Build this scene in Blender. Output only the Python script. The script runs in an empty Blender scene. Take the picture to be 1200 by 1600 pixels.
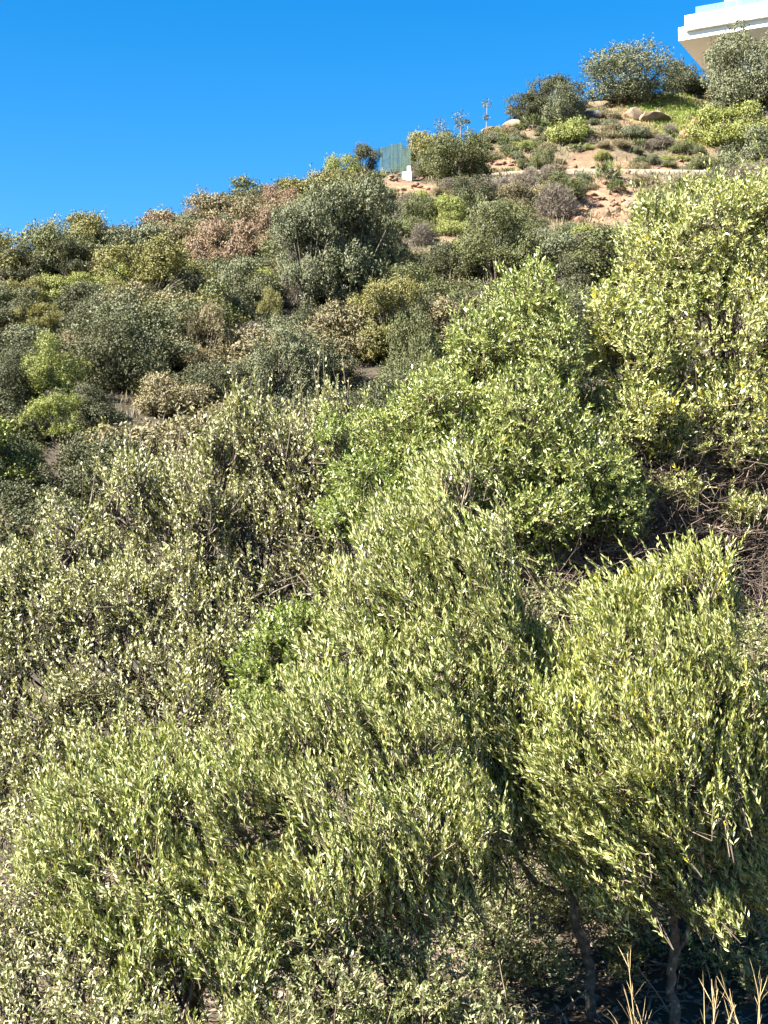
import bpy, math
import numpy as np
from mathutils import Matrix, Vector

R = math.radians
SC = bpy.context.scene
COL = SC.collection

# ------------------------------------------------------------------ camera
PITCH = R(2.5)
FPX = 2311.0                       # focal length in photograph pixels (1200 x 1600)
cam_d = bpy.data.cameras.new('camera')
cam_d.sensor_fit = 'VERTICAL'
cam_d.sensor_height = 36.0
cam_d.lens = 36.0 * FPX / 1600.0
cam_d.clip_start = 0.05
cam_d.clip_end = 3000.0
cam = bpy.data.objects.new('camera', cam_d)
cam.location = (0, 0, 0)
cam.rotation_euler = (math.pi / 2 + PITCH, 0, 0)
COL.objects.link(cam)
SC.camera = cam

# ------------------------------------------------------------------ sky, sun, exposure
SUN_EL = R(40)
SUN_AZ = math.atan2(-0.88, -0.47)      # towards the sun: left and a little behind the camera
world = bpy.data.worlds.new('World')
SC.world = world
world.use_nodes = True
wn = world.node_tree
bg = wn.nodes['Background']
sky = wn.nodes.new('ShaderNodeTexSky')
sky.sky_type = 'NISHITA'
sky.sun_disc = False
sky.sun_elevation = SUN_EL
sky.sun_rotation = SUN_AZ
sky.altitude = 200
sky.air_density = 1.0
sky.dust_density = 0.0
sky.ozone_density = 3.0
hs = wn.nodes.new('ShaderNodeHueSaturation')
hs.inputs['Saturation'].default_value = 1.44
hs.inputs['Value'].default_value = 0.77
wn.links.new(sky.outputs[0], hs.inputs['Color'])
wn.links.new(hs.outputs[0], bg.inputs[0])
bg.inputs[1].default_value = 0.05

sun_d = bpy.data.lights.new('sun', 'SUN')
sun_d.energy = 5.0
sun_d.angle = R(0.5)
sun_d.color = (1.0, 0.94, 0.83)
sun = bpy.data.objects.new('sun', sun_d)
sv = Vector((math.sin(SUN_AZ) * math.cos(SUN_EL), math.cos(SUN_AZ) * math.cos(SUN_EL), math.sin(SUN_EL)))
sun.rotation_euler = sv.to_track_quat('Z', 'Y').to_euler()
sun.location = sv * 60
COL.objects.link(sun)

SC.view_settings.view_transform = 'Standard'
SC.view_settings.look = 'None'
SC.view_settings.exposure = 2.65
SC.view_settings.gamma = 1.0
SC.view_settings.use_curve_mapping = False
SC.cycles.max_bounces = 5
SC.cycles.diffuse_bounces = 1
SC.cycles.glossy_bounces = 2
SC.cycles.transmission_bounces = 4

# ------------------------------------------------------------------ helpers
def ray(u, v):
    x = (u - 600.0) / FPX
    yv = (800.0 - v) / FPX
    d = np.array([x, math.cos(PITCH) - yv * math.sin(PITCH), math.sin(PITCH) + yv * math.cos(PITCH)])
    return d / d[1]

def at(u, v, Y):
    return ray(u, v) * Y

def px_of(P):
    P = np.atleast_2d(P)
    c, s = math.cos(PITCH), math.sin(PITCH)
    f = P[:, 1] * c + P[:, 2] * s
    up = -P[:, 1] * s + P[:, 2] * c
    return np.stack([600 + FPX * P[:, 0] / f, 800 - FPX * up / f], 1)

def norm(a):
    return a / np.maximum(np.linalg.norm(a, axis=-1, keepdims=True), 1e-9)

def hash2(ix, iy, seed):
    h = (ix.astype(np.int64) * 374761393 + iy.astype(np.int64) * 668265263 + seed * 982451653) & 0xffffffff
    h = ((h ^ (h >> 13)) * 1274126177) & 0xffffffff
    return ((h ^ (h >> 16)) & 0xffff) / 65535.0

def vnoise(x, y, seed=0):
    x = np.asarray(x, float); y = np.asarray(y, float)
    ix = np.floor(x); iy = np.floor(y)
    fx = x - ix; fy = y - iy
    fx = fx * fx * (3 - 2 * fx); fy = fy * fy * (3 - 2 * fy)
    a = hash2(ix, iy, seed); b = hash2(ix + 1, iy, seed)
    c = hash2(ix, iy + 1, seed); d = hash2(ix + 1, iy + 1, seed)
    return (a * (1 - fx) + b * fx) * (1 - fy) + (c * (1 - fx) + d * fx) * fy - 0.5

def sstep(a, b, x):
    t = np.clip((np.asarray(x, float) - a) / (b - a), 0, 1)
    return t * t * (3 - 2 * t)

# crest of the spur: X -> height
CRX = [-400, -60, -28, -17, -10.9, -7, -3.7, 1.5, 6.4, 13.4, 21.6, 40, 90, 400]
CRZ = [-20, 3.2, 8.9, 11.6, 14.5, 18.1, 20.8, 24.2, 28.2, 31.2, 33.4, 37, 44, 60]
PATH_Z = 23.2
def H(X, Y):
    X = np.asarray(X, float); Y = np.asarray(Y, float)
    near = -1.65 - 0.35 * sstep(2.0, 5.5, Y) + 0.17 * np.clip(Y - 6.4, 0, 4.5) * (1 + 1.3 * sstep(0.3, 2.5, X))
    near = near - 6.0 * sstep(10.5, 20, Y)
    hill = 0.45 * (Y - 33.0)
    hill = np.where(Y > 85, 23.4 + 0.65 * (Y - 85), hill)
    # level bench along the footpath on the right-hand slope
    w = sstep(0.0, 3.0, X) * np.exp(-((Y - 85.3) / 1.6) ** 2)
    hill = hill * (1 - 0.85 * w) + PATH_Z * 0.85 * w
    # a bare earth cut under the path
    w2 = sstep(8, 11, X) * (1 - sstep(17, 20, X)) * np.exp(-((Y - 77.5) / 2.2) ** 2)
    hill = hill - 1.0 * w2
    crest = np.interp(X, CRX, CRZ)
    over = np.maximum(hill - crest, 0)
    k = 1.2
    hcap = np.where(hill > crest + k, crest - 0.12 * (over - k), hill - np.clip(hill - (crest - k), 0, None) ** 2 / (4 * k))
    t = sstep(15, 24, Y)
    z = np.maximum(near, -6.2) * (1 - t) + np.maximum(hcap, -6.2 - 0 * Y) * t
    amp = 0.12 + 0.5 * sstep(24, 45, Y)
    amp = np.where((X > 2) & (np.abs(Y - 85.3) < 2.5), amp * 0.35, amp)
    z = z + amp * (vnoise(X * 0.22, Y * 0.22, 3) * 1.3 + vnoise(X * 0.6, Y * 0.6, 4) * 0.6 + vnoise(X * 1.7, Y * 1.7, 5) * 0.28)
    z = z + 0.05 * vnoise(X * 3.1, Y * 3.1, 6)
    return np.clip(z, -14, 46)

def ground_hit(u, v, y0=24.0, y1=125.0):
    d = ray(u, v)
    Y = np.arange(y0, y1, 0.1)
    below = H(d[0] * Y, Y) >= d[2] * Y
    i = int(np.argmax(below)) if below.any() else int(np.argmin(np.where(Y < 108, d[2] * Y - H(d[0] * Y, Y), 1e9)))
    y = Y[i]
    return np.array([d[0] * y, y, float(H(d[0] * y, y))])

def mesh_from(name, V, polys, attrs=None, smooth=False):
    """polys: list of (M,k) index arrays; attrs: name -> per-polygon floats in the same order."""
    me = bpy.data.meshes.new(name)
    V = np.asarray(V, np.float32)
    me.vertices.add(len(V)); me.vertices.foreach_set('co', V.ravel())
    loops = np.concatenate([p.ravel() for p in polys]).astype(np.int32)
    tot = np.concatenate([np.full(len(p), p.shape[1]) for p in polys]).astype(np.int32)
    start = np.concatenate([[0], np.cumsum(tot)[:-1]]).astype(np.int32)
    me.loops.add(len(loops)); me.loops.foreach_set('vertex_index', loops)
    me.polygons.add(len(tot))
    me.polygons.foreach_set('loop_start', start)
    me.polygons.foreach_set('loop_total', tot)
    if smooth:
        me.polygons.foreach_set('use_smooth', np.ones(len(tot), bool))
    me.update(calc_edges=True)
    if attrs:
        for k, a in attrs.items():
            at_ = me.attributes.new(k, 'FLOAT', 'FACE')
            at_.data.foreach_set('value', np.asarray(a, np.float32))
    me.validate()
    return me

def put(name, me, mat, parent=None, kind=None, obj_mat=False):
    o = bpy.data.objects.new(name, me)
    COL.objects.link(o)
    if mat is not None:
        if len(me.materials) == 0:
            me.materials.append(mat)
        if obj_mat:
            o.material_slots[0].link = 'OBJECT'
            o.material_slots[0].material = mat
    if parent is not None:
        o.parent = parent
    if kind:
        o['kind'] = kind
    return o

def tag(o, label, cat, group=None):
    o['label'] = label; o['category'] = cat
    if group: o['group'] = group
    return o

def root(name, loc, label, cat, group=None, rz=0.0, sc=1.0):
    o = bpy.data.objects.new(name, None)
    o.empty_display_size = 0.2
    COL.objects.link(o)
    o.location = loc; o.rotation_euler = (0, 0, rz)
    o.scale = (sc, sc, sc) if np.isscalar(sc) else sc
    return tag(o, label, cat, group)

def tubes(Pth, Rad, sides, rng):
    """Pth (N,S,3), Rad (N,S) -> verts, quads"""
    N, S, _ = Pth.shape
    T = norm(np.gradient(Pth, axis=1))
    ref = norm(rng.normal(size=(N, 1, 3)))
    n1 = norm(np.cross(T, ref + 0.001)); n2 = np.cross(T, n1)
    ang = np.arange(sides) * 2 * np.pi / sides
    V = (Pth[:, :, None, :] + Rad[:, :, None, None] * (np.cos(ang)[None, None, :, None] * n1[:, :, None, :]
         + np.sin(ang)[None, None, :, None] * n2[:, :, None, :]))
    idx = np.arange(N * S * sides).reshape(N, S, sides)
    a = idx[:, :-1, :]; b = idx[:, 1:, :]
    q = np.stack([a, np.roll(a, -1, 2), np.roll(b, -1, 2), b], -1).reshape(-1, 4)
    return V.reshape(-1, 3), q

def bez(p0, p1, p2, S):
    t = np.linspace(0, 1, S)[None, :, None]
    return (1 - t) ** 2 * p0[:, None] + 2 * t * (1 - t) * p1[:, None] + t * t * p2[:, None]

def merge(parts):
    Vs, Qs, off = [], [], 0
    for V, q in parts:
        Vs.append(V); Qs.append(q + off); off += len(V)
    return np.concatenate(Vs), np.concatenate(Qs)

def leaves6(P, D, N, L, W, curl):
    """six-vertex lance-shaped leaves: P base, D direction, N upper-side normal"""
    Wd = np.cross(N, D)
    L = L[:, None]; W = W[:, None]; c = curl[:, None]
    v = np.stack([P,
                  P + D * L * .33 - Wd * W * .46 - N * L * c * .10,
                  P + D * L * .33 + Wd * W * .46 - N * L * c * .10,
                  P + D * L * .72 - Wd * W * .38 - N * L * c * .45,
                  P + D * L * .72 + Wd * W * .38 - N * L * c * .45,
                  P + D * L - N * L * c], 1)
    n = len(P)
    o = (np.arange(n) * 6)[:, None]
    tri = np.concatenate([o + np.array([[0, 2, 1]]), o + np.array([[3, 4, 5]])])
    quad = o + np.array([[1, 2, 4, 3]])
    return v.reshape(-1, 3), tri, quad

def leaves4(P, D, N, L, W, curl):
    Wd = np.cross(N, D)
    L = L[:, None]; W = W[:, None]; c = curl[:, None]
    v = np.stack([P, P + D * L * .5 - Wd * W * .55 + N * L * c * .3, P + D * L - N * L * c * .3, P + D * L * .5 + Wd * W * .55 + N * L * c * .3], 1)
    return v.reshape(-1, 3), (np.arange(len(P)) * 4)[:, None] + np.array([[0, 3, 2, 1]])

# ------------------------------------------------------------------ materials
def new_mat(name):
    m = bpy.data.materials.new(name); m.use_nodes = True
    nt = m.node_tree
    return m, nt, nt.nodes['Principled BSDF'], nt.nodes['Material Output']

def ramp(nt, stops, fac):
    r = nt.nodes.new('ShaderNodeValToRGB')
    el = r.color_ramp.elements
    while len(el) < len(stops): el.new(0.5)
    for e, (p, c) in zip(el, stops):
        e.position = p; e.color = (*c, 1)
    nt.links.new(fac, r.inputs[0])
    return r.outputs[0]

def leaf_mat(name, stops, under, rough=0.42, trans=0.3, spec=0.5, objvar=0.0, under_mix=1.0):
    m, nt, bs, out = new_mat(name)
    a = nt.nodes.new('ShaderNodeAttribute'); a.attribute_name = 'tint'
    fac = a.outputs['Fac']
    if objvar:
        oi = nt.nodes.new('ShaderNodeObjectInfo')
        mt = nt.nodes.new('ShaderNodeMath'); mt.operation = 'MULTIPLY_ADD'
        nt.links.new(oi.outputs['Random'], mt.inputs[0]); mt.inputs[1].default_value = objvar
        ad = nt.nodes.new('ShaderNodeMath'); ad.operation = 'ADD'
        mt.inputs[2].default_value = -objvar / 2
        nt.links.new(mt.outputs[0], ad.inputs[0]); nt.links.new(fac, ad.inputs[1])
        fac = ad.outputs[0]
    c = ramp(nt, stops, fac)
    geo = nt.nodes.new('ShaderNodeNewGeometry')
    mx = nt.nodes.new('ShaderNodeMix'); mx.data_type = 'RGBA'
    if under_mix < 1:
        mm = nt.nodes.new('ShaderNodeMath'); mm.operation = 'MULTIPLY'
        nt.links.new(geo.outputs['Backfacing'], mm.inputs[0]); mm.inputs[1].default_value = under_mix
        nt.links.new(mm.outputs[0], mx.inputs[0])
    else:
        nt.links.new(geo.outputs['Backfacing'], mx.inputs[0])
    nt.links.new(c, mx.inputs[6]); mx.inputs[7].default_value = (*under, 1)
    nt.links.new(mx.outputs[2], bs.inputs['Base Color'])
    bs.inputs['Roughness'].default_value = rough
    bs.inputs['Specular IOR Level'].default_value = spec
    tr = nt.nodes.new('ShaderNodeBsdfTranslucent')
    br = nt.nodes.new('ShaderNodeMix'); br.data_type = 'RGBA'; br.blend_type = 'MULTIPLY'
    br.inputs[0].default_value = 1.0
    nt.links.new(mx.outputs[2], br.inputs[6]); br.inputs[7].default_value = (1.35, 1.3, 0.55, 1)
    nt.links.new(br.outputs[2], tr.inputs['Color'])
    ms = nt.nodes.new('ShaderNodeMixShader'); ms.inputs[0].default_value = trans
    nt.links.new(bs.outputs[0], ms.inputs[1]); nt.links.new(tr.outputs[0], ms.inputs[2])
    nt.links.new(ms.outputs[0], out.inputs['Surface'])
    return m

def bark_mat(name, c1, c2, c3=None, scale=30.0):
    m, nt, bs, out = new_mat(name)
    tc = nt.nodes.new('ShaderNodeTexCoord')
    n = nt.nodes.new('ShaderNodeTexNoise'); n.inputs['Scale'].default_value = scale
    n.inputs['Detail'].default_value = 6
    nt.links.new(tc.outputs['Object'], n.inputs['Vector'])
    st = [(0.35, c1), (0.62, c2)] + ([(0.72, c3)] if c3 else [])
    nt.links.new(ramp(nt, st, n.outputs['Fac']), bs.inputs['Base Color'])
    bs.inputs['Roughness'].default_value = 0.85
    bp = nt.nodes.new('ShaderNodeBump'); bp.inputs['Strength'].default_value = 0.9; bp.inputs['Distance'].default_value = 0.02
    nt.links.new(n.outputs['Fac'], bp.inputs['Height']); nt.links.new(bp.outputs[0], bs.inputs['Normal'])
    return m

def plain_mat(name, col, rough=0.6, noise=0.12, scale=6.0):
    m, nt, bs, out = new_mat(name)
    tc = nt.nodes.new('ShaderNodeTexCoord')
    n = nt.nodes.new('ShaderNodeTexNoise'); n.inputs['Scale'].default_value = scale; n.inputs['Detail'].default_value = 5
    nt.links.new(tc.outputs['Object'], n.inputs['Vector'])
    lo = tuple(x * (1 - noise) for x in col); hi = tuple(min(1, x * (1 + noise)) for x in col)
    nt.links.new(ramp(nt, [(0.3, lo), (0.7, hi)], n.outputs['Fac']), bs.inputs['Base Color'])
    bs.inputs['Roughness'].default_value = rough
    return m

M = {}
# foreground leaves (upper side ramp: dark -> green -> lime -> yellow)
M['olive_pale'] = leaf_mat('olive_leaf_pale', [(0, (.034, .052, .008)), (.45, (.122, .160, .029)), (.85, (.262, .282, .085)), (1, (.36, .30, .08))], (.36, .365, .17), rough=.34, spec=.5, trans=.21)
M['olive_lime'] = leaf_mat('olive_leaf_lime', [(0, (.036, .056, .008)), (.45, (.136, .172, .030)), (.82, (.272, .290, .082)), (1, (.52, .43, .035))], (.35, .36, .155), rough=.34, spec=.5, trans=.21)
M['olive_green'] = leaf_mat('olive_leaf_green', [(0, (.024, .044, .007)), (.5, (.104, .146, .024)), (.9, (.222, .256, .058)), (1, (.30, .29, .05))], (.28, .305, .115), rough=.34, spec=.5, trans=.19)
M['bright_green'] = leaf_mat('bright_green_leaf', [(0, (.045, .078, .010)), (.5, (.130, .182, .024)), (1, (.25, .28, .05))], (.21, .25, .09), trans=.26)
M['shade_green'] = leaf_mat('small_green_leaf', [(0, (.036, .055, .012)), (.5, (.105, .128, .034)), (1, (.25, .25, .10))], (.26, .27, .14), rough=.5, spec=.3, trans=.24)
M['willow_grey'] = leaf_mat('grey_green_leaf', [(0, (.085, .098, .030)), (.5, (.192, .203, .070)), (1, (.33, .325, .135))], (.36, .355, .20), rough=.45, spec=.35, trans=.22)
M['bark_grey'] = bark_mat('bark_grey', (.035, .026, .020), (.12, .092, .068), (.32, .28, .22), 34)
M['bark_dark'] = bark_mat('bark_dark', (.022, .016, .012), (.075, .055, .042), (.15, .12, .095), 30)
M['twig'] = bark_mat('twig_bark', (.055, .040, .028), (.15, .115, .075), (.26, .21, .14), 14)
M['dead_twig'] = bark_mat('dead_twig', (.060, .042, .031), (.18, .132, .100), (.38, .31, .24), 9)
M['straw'] = plain_mat('dry_straw', (.40, .30, .15), 0.7, .3, 20)
# hillside foliage
def hm(name, lo, mid, hi, under, trans=.10):
    return leaf_mat(name, [(0, lo), (.5, mid), (1, hi)], under, rough=.62, spec=.3, trans=trans, objvar=.35, under_mix=.8)
M['h_olive'] = hm('wild_olive_foliage', (0.0264, 0.0328, 0.0144), (0.0688, 0.0784, 0.0360), (0.1240, 0.1312, 0.0656), (0.1080, 0.1160, 0.0640))
M['h_green'] = hm('evergreen_foliage', (0.0226, 0.0312, 0.0078), (0.0624, 0.0733, 0.0203), (0.1170, 0.1232, 0.0390), (0.0936, 0.0998, 0.0406))
M['h_dark'] = hm('dark_oak_foliage', (0.0124, 0.0167, 0.0056), (0.0347, 0.0409, 0.0136), (0.0744, 0.0775, 0.0291), (0.0682, 0.0713, 0.0341))
M['h_yellow'] = hm('yellowing_foliage', (0.0497, 0.0516, 0.0124), (0.1224, 0.1186, 0.0306), (0.2199, 0.1865, 0.0459), (0.1530, 0.1435, 0.0526))
M['h_lime'] = hm('light_green_foliage', (0.0560, 0.0734, 0.0102), (0.1326, 0.1550, 0.0265), (0.2244, 0.2346, 0.0530), (0.1784, 0.1938, 0.0560))
M['h_rust'] = hm('rusty_foliage', (0.0627, 0.0418, 0.0240), (0.1463, 0.0961, 0.0574), (0.2404, 0.1568, 0.0920), (0.1672, 0.1150, 0.0732))
M['h_brown'] = hm('brown_green_foliage', (0.0561, 0.0486, 0.0206), (0.1309, 0.1103, 0.0505), (0.2057, 0.1730, 0.0889), (0.1496, 0.1263, 0.0702))
M['h_grey'] = hm('grey_twig', (0.0675, 0.0540, 0.0414), (0.1530, 0.1260, 0.0972), (0.2430, 0.2025, 0.1620), (0.1440, 0.1215, 0.0945), trans=.05)
M['h_palm'] = hm('palmetto_frond', (.030, .050, .014), (.085, .11, .028), (.20, .20, .06), (.11, .13, .06))
M['h_bark'] = bark_mat('hill_bark', (.03, .024, .018), (.10, .08, .06), (.16, .13, .10), 6)

# ------------------------------------------------------------------ ground
def ground_material():
    m, nt, bs, out = new_mat('hillside_soil')
    tc = nt.nodes.new('ShaderNodeTexCoord')
    def noise(scale, detail=8, rough=.6):
        n = nt.nodes.new('ShaderNodeTexNoise'); n.inputs['Scale'].default_value = scale
        n.inputs['Detail'].default_value = detail; n.inputs['Roughness'].default_value = rough
        nt.links.new(tc.outputs['Object'], n.inputs['Vector']); return n.outputs['Fac']
    mould = ramp(nt, [(.3, (0.014, 0.011, 0.007)), (.55, (0.033, 0.026, 0.015)), (.75, (0.060, 0.048, 0.028))], noise(2.2))
    a = ramp(nt, [(.25, (0.050, 0.033, 0.018)), (.45, (0.100, 0.062, 0.035)), (.60, (0.150, 0.100, 0.058)), (.8, (0.200, 0.145, 0.090))], noise(.9))
    b = ramp(nt, [(.35, (0.050, 0.043, 0.022)), (.65, (0.120, 0.100, 0.058))], noise(3.0))
    mx = nt.nodes.new('ShaderNodeMix'); mx.data_type = 'RGBA'
    f = ramp(nt, [(.42, (0, 0, 0)), (.58, (1, 1, 1))], noise(.35, 5))
    nt.links.new(f, mx.inputs[0]); nt.links.new(a, mx.inputs[6]); nt.links.new(b, mx.inputs[7])
    ao = nt.nodes.new('ShaderNodeAttribute'); ao.attribute_name = 'open_ground'
    mx0 = nt.nodes.new('ShaderNodeMix'); mx0.data_type = 'RGBA'
    nt.links.new(ao.outputs['Fac'], mx0.inputs[0]); nt.links.new(mould, mx0.inputs[6]); nt.links.new(mx.outputs[2], mx0.inputs[7])
    at_ = nt.nodes.new('ShaderNodeAttribute'); at_.attribute_name = 'bare'
    mx2 = nt.nodes.new('ShaderNodeMix'); mx2.data_type = 'RGBA'
    c = ramp(nt, [(.3, (0.110, 0.058, 0.033)), (.5, (0.190, 0.107, 0.062)), (.7, (0.260, 0.175, 0.110))], noise(1.6, 10, .7))
    nt.links.new(at_.outputs['Fac'], mx2.inputs[0]); nt.links.new(mx0.outputs[2], mx2.inputs[6]); nt.links.new(c, mx2.inputs[7])
    nt.links.new(mx2.outputs[2], bs.inputs['Base Color'])
    bs.inputs['Roughness'].default_value = .95
    bp = nt.nodes.new('ShaderNodeBump'); bp.inputs['Strength'].default_value = .8; bp.inputs['Distance'].default_value = .12
    nt.links.new(noise(4.0, 10, .7), bp.inputs['Height']); nt.links.new(bp.outputs[0], bs.inputs['Normal'])
    return m

# places (photograph pixel, radius in px) where the earth lies bare
BARE_PX = [(930, 335, 75, 40), (640, 292, 70, 22), (735, 268, 55, 22), (1085, 215, 32, 32), (870, 395, 50, 22), (985, 160, 90, 16),
           (800, 195, 45, 20), (690, 400, 40, 20), (790, 262, 60, 14), (960, 320, 60, 45), (1000, 268, 150, 8), (1010, 200, 50, 18), (600, 300, 60, 25)]
def build_ground():
    xs = np.concatenate([np.linspace(-420, -40, 14)[:-1], np.arange(-40, 50, 0.62), np.linspace(50, 420, 14)])
    ys = np.concatenate([np.linspace(-150, -4, 8)[:-1], np.arange(-4, 118, 0.62), np.linspace(118, 900, 16)])
    X, Y = np.meshgrid(xs, ys)
    Z = H(X, Y)
    V = np.stack([X, Y, Z], -1).reshape(-1, 3)
    ny, nx = X.shape
    idx = np.arange(nx * ny).reshape(ny, nx)
    q = np.stack([idx[:-1, :-1], idx[:-1, 1:], idx[1:, 1:], idx[1:, :-1]], -1).reshape(-1, 4)
    me = mesh_from('ground', V, [q], smooth=True)
    bare = np.zeros(len(V))
    for (u, v, ru, rv) in BARE_PX:
        c = ground_hit(u, v); k = c[1] / FPX
        dx = (V[:, 0] - c[0]) / (ru * k); dy = (V[:, 1] - c[1]) / max(rv * k * 2.2, .8)
        e = dx * dx + dy * dy + 1.2 * vnoise(V[:, 0] * .8, V[:, 1] * .8, 31)
        bare = np.maximum(bare, np.clip(1.5 - e, 0, 1))
    a = me.attributes.new('bare', 'FLOAT', 'POINT'); a.data.foreach_set('value', bare.astype(np.float32))
    og = sstep(-2, 6, V[:, 0] + 3 * vnoise(V[:, 0] * .3, V[:, 1] * .3, 33)) * sstep(56, 66, V[:, 1]) * .85 + .15
    og = np.where(V[:, 1] < 14, .55, og)
    a = me.attributes.new('open_ground', 'FLOAT', 'POINT'); a.data.foreach_set('value', og.astype(np.float32))
    o = put('ground', me, ground_material())
    o['kind'] = 'structure'
    o['label'] = 'tan and orange earth of the bank, gully and hillside'
    return o
build_ground()

# ------------------------------------------------------------------ foreground plants
def kcluster(P, K, rng):
    K = max(1, min(K, len(P)))
    C = P[rng.choice(len(P), K, replace=False)]
    for _ in range(2):
        d = ((P[:, None, :] - C[None]) ** 2).sum(-1) if len(P) * K < 4e6 else None
        if d is None:
            lab = np.concatenate([((P[i:i + 500, None, :] - C[None]) ** 2).sum(-1).argmin(1) for i in range(0, len(P), 500)])
        else:
            lab = d.argmin(1)
        for ax in range(3):
            s = np.bincount(lab, P[:, ax], K); n = np.bincount(lab, minlength=K)
            C[:, ax] = np.where(n > 0, s / np.maximum(n, 1), C[:, ax])
    return C, lab

def sample_lobes(lobes, dens, rng, inner=.5):
    out, nor, hts = [], [], []
    C = np.array([l[0] for l in lobes]); Rr = np.array([l[1] for l in lobes])
    for i in range(len(lobes)):
        rx, ry, rz = Rr[i]
        area = 4 * math.pi * ((rx * ry) ** 1.6 / 3 + (rx * rz) ** 1.6 / 3 + (ry * rz) ** 1.6 / 3) ** (1 / 1.6)
        n = int(area * dens)
        d = norm(rng.normal(size=(n, 3)))
        r = inner + (1 - inner) * rng.random(n) ** .6
        # lumpy surface: wavelets make the outline uneven
        ph = rng.random(6) * 6.28
        lump = 1 + .13 * (np.sin(5 * d[:, 0] + ph[0]) + np.sin(6 * d[:, 1] + ph[1]) + np.sin(7 * d[:, 2] + ph[2])) * .7 + rng.normal(size=n) * .06
        p = C[i] + d * Rr[i] * (r * lump)[:, None]
        keep = np.ones(n, bool)
        for j in range(len(lobes)):
            if j != i:
                e = (((p - C[j]) / Rr[j]) ** 2).sum(1)
                keep &= e > .36
        out.append(p[keep]); nor.append(norm(d / Rr[i])[keep])
    return np.concatenate(out), np.concatenate(nor)

def plant(name, label, cat, seed, base, lobes_px, stems, leaf, lean=(0, 0, 1), w=(.5, .8, .3), dens=260, shoot=.2, nl=18, L=.07, W=.016,
          twig='twig', bark='bark_grey', inner=.45, curl=.15, spread=(50, 22), yellow=0.0, stem_r=.022, twig_r=1.0, extra=None, gap=0.0, group=None, tintb=.5, trunk=None, wild=.45, fine=False, ragged=.14):
    """base: world xyz of the foot. lobes_px: (u, v, ru, rv, Y, depth radius). stems: list of (u, v, Y) tips."""
    rng = np.random.default_rng(seed)
    base = np.asarray(base, float)
    lobes = [(at(u, v, Y), np.array([ru * Y / FPX, rd, rv * Y / FPX])) for (u, v, ru, rv, Y, rd) in lobes_px]
    tips, nor = sample_lobes(lobes, dens, rng, inner)
    if gap > 0:     # patches where the crown is thin
        g = vnoise(tips[:, 0] * 6.5 + seed, tips[:, 2] * 6.5 + tips[:, 1] * 4, seed) + .5
        keep = g > gap * (.6 + .8 * rng.random(len(g))); tips, nor = tips[keep], nor[keep]
    gz = H(tips[:, 0], tips[:, 1])
    keep = (tips[:, 2] > gz + .05) & ((nor[:, 1] < .35) | (rng.random(len(nor)) < .3))
    tips, nor = tips[keep], nor[keep]
    n = len(tips)
    lean = norm(np.asarray(lean, float))
    D = norm(w[0] * nor + w[1] * lean + w[2] * rng.normal(size=(n, 3)))
    fld = np.stack([vnoise(tips[:, 0] * 4.5 + a, tips[:, 2] * 4.5 + tips[:, 1] * 4.5 - a, seed + a) for a in (1, 2, 3)], 1)
    D = norm(D + fld * 2 * wild)
    ln = shoot * (.5 + 1.0 * rng.random(n) ** 1.5)
    rg = rng.random(n) < ragged         # some shoots run past the rest
    add = np.where(rg, shoot * rng.uniform(.3, 1.1, n), 0)
    tips = tips + D * add[:, None]; ln = ln + add * 1.1
    if extra:       # long bare-tipped shoots standing out of the crown: (u, v, Y, length)
        ex = np.array([at(u, v, Y) for (u, v, Y, l) in extra])
        tips = np.concatenate([tips, ex]); nor = np.concatenate([nor, np.tile([0, 0, 1.], (len(ex), 1))])
        D = np.concatenate([D, norm(np.tile([-.08, 0, 1.], (len(ex), 1)) + .18 * rng.normal(size=(len(ex), 3)))])
        ln = np.concatenate([ln, np.array([e[3] for e in extra])])
        n = len(tips)
    sb = tips - D * ln[:, None]
    sb[:, 2] -= .1 * ln
    ctrl = (sb + tips) / 2 + norm(nor * .6 + rng.normal(size=(n, 3)) * .5) * (ln * .12)[:, None]
    # leaves along each shoot
    k = nl
    t = (np.arange(k) + .5) / k
    t = .12 + .88 * t[None, :] + rng.normal(size=(n, k)) * .015
    t = np.clip(t, .05, 1)
    tt = t[:, :, None]
    P = (1 - tt) ** 2 * sb[:, None] + 2 * tt * (1 - tt) * ctrl[:, None] + tt * tt * tips[:, None]
    T = norm(2 * (1 - tt) * (ctrl - sb)[:, None] + 2 * tt * (tips - ctrl)[:, None])
    ref = norm(rng.normal(size=(n, 1, 3)))
    n1 = norm(np.cross(T, ref)); n2 = np.cross(T, n1)
    az = (np.arange(k) * math.pi + (np.arange(k) // 2) * math.pi / 2)[None, :] + rng.normal(size=(n, k)) * .45
    rad = np.cos(az)[:, :, None] * n1 + np.sin(az)[:, :, None] * n2
    ang = np.radians(spread[0] + (spread[1] - spread[0]) * t + rng.normal(size=(n, k)) * 10)[:, :, None]
    LD = norm(T * np.cos(ang) + rad * np.sin(ang) + np.array([0, 0, .12]))
    LN = norm(T - (T * LD).sum(-1, keepdims=True) * LD + rng.normal(size=LD.shape) * .65)
    LN = norm(LN - (LN * LD).sum(-1, keepdims=True) * LD)
    ll = L * (.65 + .6 * rng.random((n, k))) * (1 - .35 * np.abs(t - .5) ** 1.5)
    tint_s = rng.random(n)
    tint = tintb - .5 + np.clip(.28 * tint_s[:, None] + .70 * rng.random((n, k)) - .02, 0, .93)
    if yellow > 0:
        gy = vnoise(tips[:, 0] * 3.2, tips[:, 2] * 3.2 + tips[:, 1], seed + 9) + .5
        ys = (gy > .62) & (rng.random(n) < yellow)
        tint = np.where(ys[:, None], .80 + .25 * rng.random((n, k)), tint)
        tint = np.where(rng.random((n, k)) < yellow * .06, 1.0, tint)
    keep = rng.random((n, k)) > .06
    if extra: keep[-len(extra):] = rng.random((len(extra), k)) > .55
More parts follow.
